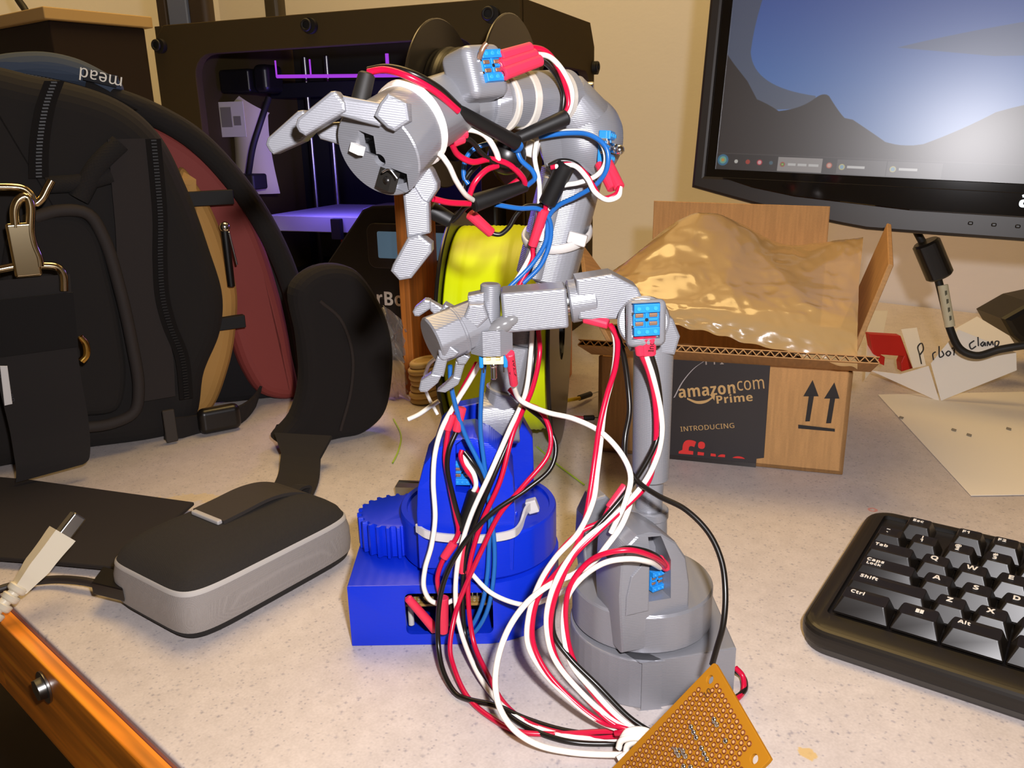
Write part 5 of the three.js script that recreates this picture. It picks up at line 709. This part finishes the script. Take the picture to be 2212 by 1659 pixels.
  part('shrink_bundle', cyl([-0.0572,0.0311,-0.386], [-0.043,0.0107,-0.386], 0.0022, 0.0026), SR, t, 'red heat shrink sleeve'); part('shrink_bundle', cyl([-0.0296,0.0307,-0.388], [-0.0322,0.0139,-0.388], 0.0022, 0.0018), SR, t, 'red heat shrink sleeve');
  wire(t, 'w', [[-0.0274,0.0497,-0.388],[-0.0226,0.0451,-0.384],[-0.0131,0.0365,-0.38],[-0.0013,0.0327,-0.376],[0.0069,0.0339,-0.372],[0.0173,0.0416,-0.366],[0.026,0.0502,-0.36]], z1); wire(t, 'k', [[-0.035,0.0241,-0.392],[-0.0342,0.0169,-0.39],[-0.0359,0.0113,-0.39]], z1);
  wire(t, 'w', [[-0.0367,0.1578,-0.4],[-0.0436,0.1475,-0.42],[-0.047,0.137,-0.43],[-0.0473,0.126,-0.44],[-0.0419,0.1137,-0.44]], 0.001); wire(t, 'w', [[-0.0584,0.111,-0.44],[-0.0522,0.1139,-0.44],[-0.0456,0.1184,-0.44],[-0.0408,0.1215,-0.44]], 0.0013);
}

// ------------------------------------------------------------ smaller silver robot arm
{
  const t = thing('robot_arm', 'smaller all silver robot arm standing before the carton', 'robot arm', [0.065, 0, -0.37]);
  const c = [0.0645, -0.3705], RB = 0.0372;
  const foot = [[0.058, -0.3325], [0.1045, -0.343], [0.1045, -0.3985], [0.08, -0.405]]; for (let i = 0; i <= 24; i++) { const a = (-85 - i * (190) / 24) * R; foot.push([c[0] + RB * Math.cos(a), c[1] + RB * Math.sin(a)]); }
  part('base', yUV(flat(foot, 0.0265, 0.0265, 0.0008), 30), M.silver, t, 'silver base with one square end');
  part('turntable', yUV(toCreasedNormals(lathe([[0, 0.0272], [0.034, 0.0272], [0.035, 0.0282], [0.035, 0.0465], [0.0342, 0.0478], [0, 0.0478]], 64).translate(c[0] - 0.001, 0, c[1] - 0.002), 0.5), 30), M.silver, t);
  const tw = inFrame(cut(plate([[-0.0141,0.0303],[0.0215,0.0277],[0.0212,0.0599],[0.0185,0.0738],[0.0127,0.0828],[0.0052,0.0885],[-0.0013,0.0907],[-0.0076,0.0901],[-0.0126,0.086],[-0.0154,0.0785],[-0.0162,0.0611],[-0.0154,0.0464]], 0, 0.026, 0.0022, { bs: 3 }), plate([[-0.0018,0.0553],[0.0107,0.0544],[0.0099,0.0744],[0.0043,0.0877],[-0.0024,0.0886],[-0.0011,0.079]], 0.01, 0.024, 0)), 0.062, -0.3385, 20);
  part('shoulder_fork', yUV(tw, 30), M.silver, t, 'silver arched bracket'); 
  part('shoulder_fork', yUV(inFrame(plate([[-0.0079,0.0377],[0.0106,0.0336],[0.0141,0.0616],[0.0098,0.0784],[0.0017,0.0871],[-0.0048,0.0862],[-0.0097,0.0767],[-0.0106,0.0585]], -0.05, 0.012, 0.0012), 0.062, -0.3385, 20), 30), M.silver, t, 'silver arched bracket');
  part('recess_wall', yUV(inFrame(plate([[-0.0131,0.0507],[-0.0011,0.0508],[-0.0014,0.0739],[-0.0055,0.0757],[-0.0108,0.0705],[-0.0129,0.0603]], 0.0008, 0.003, 0.0006), 0.062, -0.3385, 20), 30), M.silver, t);
  pot(t, [0.0662,0.0609,-0.348], [0.85, 0, -0.5], [0, 1, 0], 0.007, 0.0105, false);
  part('shoulder_joint', [cyl([0.0661,0.058,-0.374], [0.0659,0.0818,-0.374], 0.0098, 0.0092)], M.silver, t); part('collar', cyl([0.0659,0.0808,-0.374], [0.066,0.086,-0.374], 0.0098, 0.0098), M.silver, t); part('arm_pin', cyl([0.066,0.0848,-0.374], [0.0664,0.102,-0.374], 0.0066, 0.0066), M.silver, t);
  part('upper_arm', [cyl([0.0664,0.1011,-0.374], [0.0659,0.1704,-0.374], 0.0088, 0.0093)], M.silver, t);
  part('elbow_block', [yUV(plate([[0.054,0.1675],[0.0742,0.1654],[0.0764,0.174],[0.0729,0.1821],[0.0613,0.1887]], -0.365, 0.018, 0.0012), 30)], M.silver, t);
  part('elbow', [cyl([0.0645,0.1772,-0.388], [0.0572,0.1843,-0.352], 0.0112, 0.0112, 0.001)], M.silver, t);
  const ex = [1, 0.02, -0.08], ey = [0, 1, 0];
  part('pot_housing', yUV(cut(obox([0.0579,0.1844,-0.349], ex, ey, 0.0172, 0.0205, 0.006, 0.0035), obox([0.0574,0.1859,-0.346], ex, ey, 0.0122, 0.0155, 0.008, 0.0002)), 30), M.silver, t, 'rounded square housing'); pot(t, [0.0578,0.1863,-0.3478], ex, ey, 0.0112, 0.0140);
  part('forearm_bracket', yUV(plate([[0.0289,0.2015],[0.0446,0.2036],[0.0561,0.1973],[0.06,0.1893],[0.0507,0.1833],[0.0376,0.1831],[0.0302,0.1837]], -0.362, 0.017, 0.001), 30), M.silver, t);
  part('forearm_collar', cyl([0.0386,0.1918,-0.371], [0.0263,0.1899,-0.371], 0.0096, 0.0098), M.silver, t); part('shaft', cyl([0.0271,0.1901,-0.371], [0.0236,0.1897,-0.371], 0.0062, 0.0062), M.metal, t, 'bright metal shaft');
  part('forearm_block', yUV(obox([0.0108,0.1879,-0.371], [0.995, 0.06, 0], [-0.06, 0.995, 0], 0.0292, 0.0182, 0.0185, 0.0014), 30), M.silver, t);
  part('wrist_post', [cyl([-0.0097,0.1756,-0.371], [-0.0087,0.199,-0.371], 0.0046, 0.0046), yUV(plate([[-0.019,0.1943],[-0.0115,0.1958],[-0.0113,0.1896],[-0.0188,0.1884]], -0.366, 0.01, 0.0006), 30)], M.silver, t);
  part('glue_lump', [[[-0.0036,0.1814,-0.364], 0.005], [[-0.0003,0.1834,-0.364], 0.0042], [[-0.0065,0.18,-0.363], 0.0042]].map(([p, q]) => { const g = new THREE.SphereGeometry(q, 20, 14); g.scale(1.25, 0.8, 0.8); g.rotateZ(0.4); g.translate(...p); return g; }), std(0x8e8d8e, 0.2, { transmission: 0.3, thickness: 0 }), t, 'clear glue lump');
  part('pot_housing', yUV((() => { const g = new THREE.CylinderGeometry(0.0102, 0.0102, 0.0115, 8); g.rotateY(0.4); const h = toCreasedNormals(g, 0.4); h.translate(...([-0.0088,0.1741,-0.368])); return h; })(), 30), M.silver, t, 'eight sided housing');
  { const k = [-0.0082,0.1665,-0.367]; const p = part('potentiometer', [bx(k[0] - 0.0055, k[1], k[2], 0.002, 0.0095, 0.0095), bx(k[0] + 0.0055, k[1], k[2], 0.002, 0.0095, 0.0095)], M.potBlue, t, 'blue potentiometer'); part('potentiometer_body', cut(bx(k[0], k[1] + 0.0008, k[2] + 0.001, 0.0092, 0.0072, 0.0085, 0.0004), new THREE.BoxGeometry(0.002, 0.0022, 0.004).translate(k[0] - 0.0022, k[1] + 0.0002, k[2] + 0.005), new THREE.BoxGeometry(0.002, 0.0022, 0.004).translate(k[0] + 0.0022, k[1] + 0.0002, k[2] + 0.005)), M.cream, p, 'cream body'); part('lug', [-1, 1].map((s) => bx(k[0] + s * 0.0046, k[1] - 0.0045, k[2] + 0.004, 0.0008, 0.005, 0.0004, 0.0001)), M.metal, p); part('shaft', [limb([k[0], k[1] - 0.002, k[2] + 0.002], [k[0], k[1] - 0.0105, k[2] + 0.003], 0.0014), ball([k[0], k[1] - 0.0035, k[2] + 0.0035], 0.0017)], M.metal, p); }
  // hand
  part('palm', cyl([-0.0129,0.1826,-0.371], [-0.0354,0.1754,-0.36], 0.0105, 0.0112), M.silver, t); part('palm_band', cyl([-0.0231,0.1791,-0.3662], [-0.0249,0.1785,-0.3653], 0.0114, 0.0114), M.silver, t);
  part('palm_lug', yUV(plate([[-0.0208,0.1863],[-0.0182,0.192],[-0.0115,0.1922],[-0.0097,0.1861],[-0.0149,0.181]], -0.358, 0.014, 0.001), 30), M.silver, t);
  fingerPart(t, 'finger', [[[-0.0334,0.1828],[-0.0317,0.1874],[-0.0295,0.19],[-0.025,0.1873],[-0.0247,0.1826],[-0.0293,0.1794]], [[-0.0377,0.1921],[-0.0322,0.1888],[-0.0297,0.187],[-0.0321,0.1823],[-0.0365,0.1867]], [[-0.0445,0.1866],[-0.0435,0.1883],[-0.0387,0.1921],[-0.0362,0.1916],[-0.036,0.188],[-0.0416,0.1844],[-0.0437,0.1845]]], [-0.37, -0.372, -0.371], [0.009, 0.006, 0.007], 0.0008);
  fingerPart(t, 'finger', [[[-0.032,0.1732],[-0.0267,0.1755],[-0.0228,0.1721],[-0.0249,0.1701],[-0.0298,0.1685],[-0.0318,0.1698]], [[-0.0326,0.1704],[-0.0278,0.1699],[-0.0302,0.1608],[-0.0342,0.162],[-0.0359,0.1616]], [[-0.0414,0.1556],[-0.0404,0.1594],[-0.0353,0.1627],[-0.0309,0.1618],[-0.0327,0.1584],[-0.0378,0.1542],[-0.0407,0.1543]]], [-0.352, -0.353, -0.352], [0.009, 0.006, 0.007], 0.0008);
  fingerPart(t, 'finger', [[[-0.0255,0.1656],[-0.0222,0.1682],[-0.0189,0.1655],[-0.0211,0.1622],[-0.0246,0.1621]], [[-0.0258,0.1632],[-0.0212,0.1626],[-0.0236,0.1553],[-0.0275,0.1547]], [[-0.035,0.1491],[-0.0314,0.152],[-0.0269,0.1564],[-0.0235,0.1554],[-0.0249,0.1523],[-0.0311,0.1484]]], [-0.368, -0.37, -0.369], [0.008, 0.006, 0.007], 0.0008);
  // wiring
  const z1 = 0.0013, SR = M.shrinkR;
  const elbowSl = [[[0.0547,0.1786,-0.348], [0.0562,0.1702,-0.35], SR, 0.0024], [[0.0575,0.1785,-0.348], [0.0584,0.1701,-0.35], SR, 0.0024], [[0.0601,0.1785,-0.348], [0.0607,0.1701,-0.35], SR, 0.0024]];
  { const g = text('Inc.', 0.0022, 0.0002, fontR, 2), p = [0.0601,0.1748,-0.3464]; place(g, p, [0.03, 1, 0], [-1, 0.03, 0]); part('print', g, M.wireK, t, 'black print on the red sleeve'); }
  wire(t, 'r', [[0.0562,0.1706,-0.35],[0.0603,0.1618,-0.354],[0.0643,0.1475,-0.358],[0.0656,0.1319,-0.358],[0.0645,0.1168,-0.356],[0.0608,0.1091,-0.35],[0.0497,0.1016,-0.342],[0.0367,0.0923,-0.336],[0.0261,0.0832,-0.332],[0.0197,0.0705,-0.33],[0.0158,0.0577,-0.328],[0.0153,0.0447,-0.326],[0.0192,0.0328,-0.322],[0.0291,0.0224,-0.316],[0.0408,0.0138,-0.308],[0.0603,0.0085,-0.302]], z1, [elbowSl[0]]);
  wire(t, 'w', [[0.0584,0.1706,-0.35],[0.0624,0.1596,-0.354],[0.0665,0.1453,-0.358],[0.0682,0.1319,-0.358],[0.0661,0.1202,-0.356],[0.0587,0.11,-0.348],[0.0453,0.0992,-0.34],[0.0325,0.0906,-0.335],[0.0219,0.0792,-0.331],[0.0151,0.0642,-0.329],[0.0133,0.0513,-0.327],[0.0163,0.0371,-0.323],[0.0271,0.0249,-0.316],[0.0408,0.0154,-0.309],[0.0603,0.011,-0.302]], z1, [elbowSl[1]]);
  wire(t, 'k', [[0.0606,0.1705,-0.35],[0.0643,0.1593,-0.355],[0.0672,0.1427,-0.359],[0.0662,0.1285,-0.358],[0.0602,0.1185,-0.352],[0.0475,0.105,-0.342],[0.0304,0.0883,-0.335],[0.023,0.0786,-0.332],[0.0172,0.0612,-0.33],[0.0166,0.0464,-0.327],[0.0233,0.0376,-0.322],[0.0351,0.0286,-0.314],[0.0486,0.0176,-0.306],[0.0601,0.0118,-0.301]], z1, [elbowSl[2]]);
  wire(t, 'r', [[0.0442,0.1809,-0.362],[0.0476,0.1744,-0.364],[0.0474,0.1611,-0.365],[0.0436,0.1482,-0.364],[0.0398,0.134,-0.36],[0.0374,0.1197,-0.356],[0.0348,0.1062,-0.35],[0.0316,0.0929,-0.344],[0.0264,0.0833,-0.336],[0.0179,0.0729,-0.334],[0.0111,0.0636,-0.334],[0.0076,0.0523,-0.333],[0.0074,0.0397,-0.33],[0.013,0.0291,-0.324],[0.025,0.0188,-0.316],[0.0369,0.0123,-0.31],[0.0446,0.0129,-0.306],[0.0603,0.0098,-0.302]], z1, [[[0.033,0.1836,-0.366], [0.0434,0.1813,-0.362], SR, 0.0026]]);
  wire(t, 'w', [[0.0453,0.1795,-0.364],[0.0473,0.1717,-0.366],[0.0468,0.1584,-0.367],[0.0425,0.1416,-0.364],[0.0405,0.1272,-0.36],[0.0383,0.1136,-0.354],[0.0361,0.1025,-0.348],[0.0287,0.0904,-0.34],[0.018,0.08,-0.336],[0.0106,0.0678,-0.335],[0.0055,0.0524,-0.333],[0.0048,0.0398,-0.33],[0.0099,0.0302,-0.326],[0.021,0.0211,-0.318],[0.0349,0.0127,-0.311],[0.0604,0.0073,-0.302]], z1);
  wire(t, 'k', [[0.0464,0.1791,-0.366],[0.0508,0.1668,-0.368],[0.0532,0.1519,-0.366],[0.0537,0.1397,-0.362],[0.0513,0.1277,-0.358],[0.0511,0.1187,-0.352],[0.0559,0.1121,-0.346],[0.0634,0.1088,-0.338],[0.0741,0.1056,-0.33],[0.0827,0.0984,-0.322],[0.0868,0.0894,-0.314],[0.0871,0.0788,-0.306],[0.0853,0.0672,-0.3],[0.0827,0.0576,-0.298],[0.0809,0.0503,-0.297]], z1);
  wire(t, 'r', [[0.0695,0.0696,-0.344],[0.0665,0.0755,-0.338],[0.0597,0.0835,-0.33],[0.0497,0.0891,-0.325],[0.0397,0.0873,-0.326],[0.0321,0.0807,-0.33],[0.0248,0.071,-0.329],[0.0221,0.0599,-0.328],[0.0231,0.0428,-0.325],[0.0274,0.0317,-0.32],[0.037,0.0204,-0.312],[0.0487,0.0128,-0.306],[0.0603,0.011,-0.302]], z1, [[[0.0701,0.0688,-0.345], [0.0658,0.0759,-0.341], SR, 0.0022]]); wire(t, 'w', [[0.0669,0.0695,-0.344],[0.0588,0.0805,-0.33],[0.0496,0.0854,-0.324],[0.0397,0.0835,-0.325],[0.0299,0.075,-0.328],[0.023,0.064,-0.329],[0.0208,0.0511,-0.327],[0.0238,0.0352,-0.322],[0.0331,0.0263,-0.314],[0.0467,0.0145,-0.307],[0.0603,0.0095,-0.302]], z1); wire(t, 'k', [[0.0703,0.0687,-0.346],[0.0627,0.0807,-0.335],[0.0555,0.0863,-0.33],[0.0479,0.0888,-0.327],[0.04,0.085,-0.328]], z1);
  wire(t, 'w', [[0.052,0.1063,-0.35],[0.0533,0.1012,-0.35],[0.0494,0.0916,-0.346],[0.0414,0.0831,-0.34],[0.0358,0.0784,-0.336],[0.0262,0.0727,-0.334],[0.0157,0.069,-0.332],[0.0051,0.0627,-0.328],[-0.0034,0.0537,-0.322],[-0.0085,0.0426,-0.316],[-0.01,0.0312,-0.312],[-0.0081,0.0222,-0.308],[-0.0022,0.0144,-0.304],[0.0078,0.0079,-0.302],[0.0218,0.0053,-0.3],[0.0417,0.0051,-0.298],[0.0593,0.0074,-0.296]], 0.0014, [[[0.0511,0.1082,-0.35], [0.0431,0.0991,-0.346], SR, 0.0024]]); wire(t, 'r', [[0.0431,0.0991,-0.346],[0.0396,0.0939,-0.344],[0.031,0.0905,-0.342],[0.0213,0.0835,-0.338],[0.0138,0.0719,-0.336],[0.0095,0.0607,-0.335]], z1);
  wire(t, 'r', [[0.1074,0.0087,-0.352],[0.1107,0.0052,-0.35],[0.1098,0.0016,-0.3442],[0.1062,0.0016,-0.3391],[0.1032,0.0016,-0.3368]], 0.0014); wire(t, 'k', [[0.1081,0.0056,-0.354],[0.1119,0.0027,-0.352],[0.1107,0.0016,-0.3449],[0.1075,0.0016,-0.3408],[0.1042,0.0016,-0.3381]], 0.0014);
}

// ------------------------------------------------------------ perforated circuit board propped at the front
{
  const T0 = V([0.078,0.0629,-0.2812]), R0 = V([0.0867,0.0565,-0.2353]); const ux = R0.clone().sub(T0); const W = ux.length(); ux.normalize();
  const L0 = V([0.0343,0.0069,-0.2766]); const uyr = L0.clone().sub(T0); const uy = uyr.clone().addScaledVector(ux, -uyr.dot(ux)).normalize(); const nz = new THREE.Vector3().crossVectors(uy, ux).normalize(); const Lh = 0.072;
  const P = (a, b, k = 0) => T0.clone().addScaledVector(ux, a).addScaledVector(uy, b).addScaledVector(nz, k);
  const low = P(W, Lh); const t = thing('circuit_board', 'amber perforated circuit board propped up before the silver arm', 'circuit board', [low.x, 0, low.z]);
  const map = (g) => { g.applyMatrix4(new THREE.Matrix4().makeBasis(uy, ux, nz)); g.translate(T0.x, T0.y, T0.z); return g; };   // local x down the long side, y along the short one
  const rr = []; const r = 0.004; for (const [a, b, q] of [[Lh - r, W - r, 0], [r * 0.4, W - r, 90], [r * 0.4, r * 0.4, 180], [Lh - r, r, 270]]) for (let i = 0; i <= 4; i++) { const k = (q + i * 22.5) * R; const rad = (a < 0.01) && (b < 0.01) ? r * 0.4 : a < 0.01 ? r * 0.4 + (b > 0.01 ? r * 0.6 : 0) : r; rr.push([Math.max(0, a + rad * Math.cos(k)), Math.min(W, b + rad * Math.sin(k))]); }
  const ci = (x, y, rad) => { const p = []; for (let i = 0; i < 20; i++) { const a = -i / 20 * Math.PI * 2; p.push([x + rad * Math.cos(a), y + rad * Math.sin(a)]); } return p; };
  part('board', map(plate(rr, 0.0008, 0.0016, 0.0002, { holes: [ci(0.0055, 0.0045, 0.0017), ci(0.0055, W - 0.0045, 0.0017)] })), std(0xa87014, 0.8, { specularIntensity: 0.3 }), t, 'amber board');
  const pads = [], dk = [], sol = []; const NX = 26, NY = Math.floor((W - 0.006) / 0.00254);
  for (let i = 0; i < NX; i++) for (let j = 0; j < NY; j++) {
    const x = 0.0042 + i * 0.00254, y = 0.0042 + j * 0.00254; if (i < 3 && (j < 2 || j > NY - 3)) continue;
    const ring = new THREE.TorusGeometry(0.00082, 0.00028, 5, 12); ring.translate(x, y, 0.0009); pads.push(map(ring)); const d = new THREE.CylinderGeometry(0.0007, 0.0007, 0.0002, 10); d.rotateX(Math.PI / 2); d.translate(x, y, 0.0009); dk.push(map(d));
    const line = Math.abs(i - (4 + j * 0.0) - 3) < 1 && j > 2 && j < 13 && j % 4 !== 3; const l2 = (i === 10 || i === 11) && j > 4 && j < 16 && (i + j) % 3; const l3 = i === 3 && (j === 6 || j === 7 || j === 10); if (line || l2 || l3) { const b = new THREE.SphereGeometry(0.00115, 8, 6); b.scale(1, 1, 0.8); b.translate(x, y, 0.0011); sol.push(map(b)); if (hash(i, j, 91) > 0.5) { const w = new THREE.CapsuleGeometry(0.0004, 0.003, 3, 6); w.rotateZ(0.4); w.translate(x, y, 0.0019); sol.push(map(w)); } }
  }
  part('pads', pads, std(0x7a3f18, 0.5, { metalness: 0.3 }), t, 'copper pad rings').userData.kind = 'stuff'; part('pad_holes', dk, std(0xc89a66, 0.8, { specularIntensity: 0.3 }), t).userData.kind = 'stuff'; part('solder_joints', sol, M.metal, t, 'bright solder joints').userData.kind = 'stuff';
  { const g = text('10', 0.0028, 0.0002, fontR); g.rotateZ(-Math.PI / 2 + Math.PI); g.rotateZ(Math.PI / 2); g.translate(0.0092, 0.0085, 0.0009); part('print', map(g), std(0x5a3a18, 0.6), t); }
  // bunched white leads at its left side
  const fan = [[[0.0445,0.0137,-0.298],[0.0465,0.017,-0.298],[0.052,0.0195,-0.296],[0.0598,0.0205,-0.29]], [[0.0431,0.0117,-0.297],[0.0454,0.0155,-0.297],[0.0509,0.018,-0.295],[0.0589,0.0182,-0.29]], [[0.0426,0.0102,-0.296],[0.0437,0.014,-0.296],[0.0498,0.017,-0.294],[0.058,0.0159,-0.29]], [[0.0458,0.0077,-0.296],[0.0465,0.0116,-0.296],[0.0505,0.0151,-0.294],[0.0571,0.0141,-0.29]], [[0.0418,0.0071,-0.293],[0.0455,0.0085,-0.294],[0.0507,0.0101,-0.292],[0.0559,0.0111,-0.288]], [[0.0427,0.0049,-0.29],[0.0445,0.0065,-0.292],[0.0496,0.0095,-0.29],[0.0546,0.0101,-0.286]]];
  for (const p of fan) part('lead', tube(p, 0.0014, 24, 8), M.wireW, t);
  part('lead', tube([[0.0425,0.0104,-0.305],[0.0498,0.0153,-0.3],[0.0568,0.0188,-0.295],[0.0635,0.0267,-0.29]], 0.0014, 20, 8), M.wireR, t); part('lead', tube([[0.0528,0.0128,-0.3],[0.0568,0.0197,-0.295],[0.0615,0.0284,-0.29]], 0.0014, 20, 8), M.wireK, t);
}
scene.traverse((o) => { if (o.isMesh) { o.castShadow = true; o.receiveShadow = true; } });
renderer.render(scene, camera);
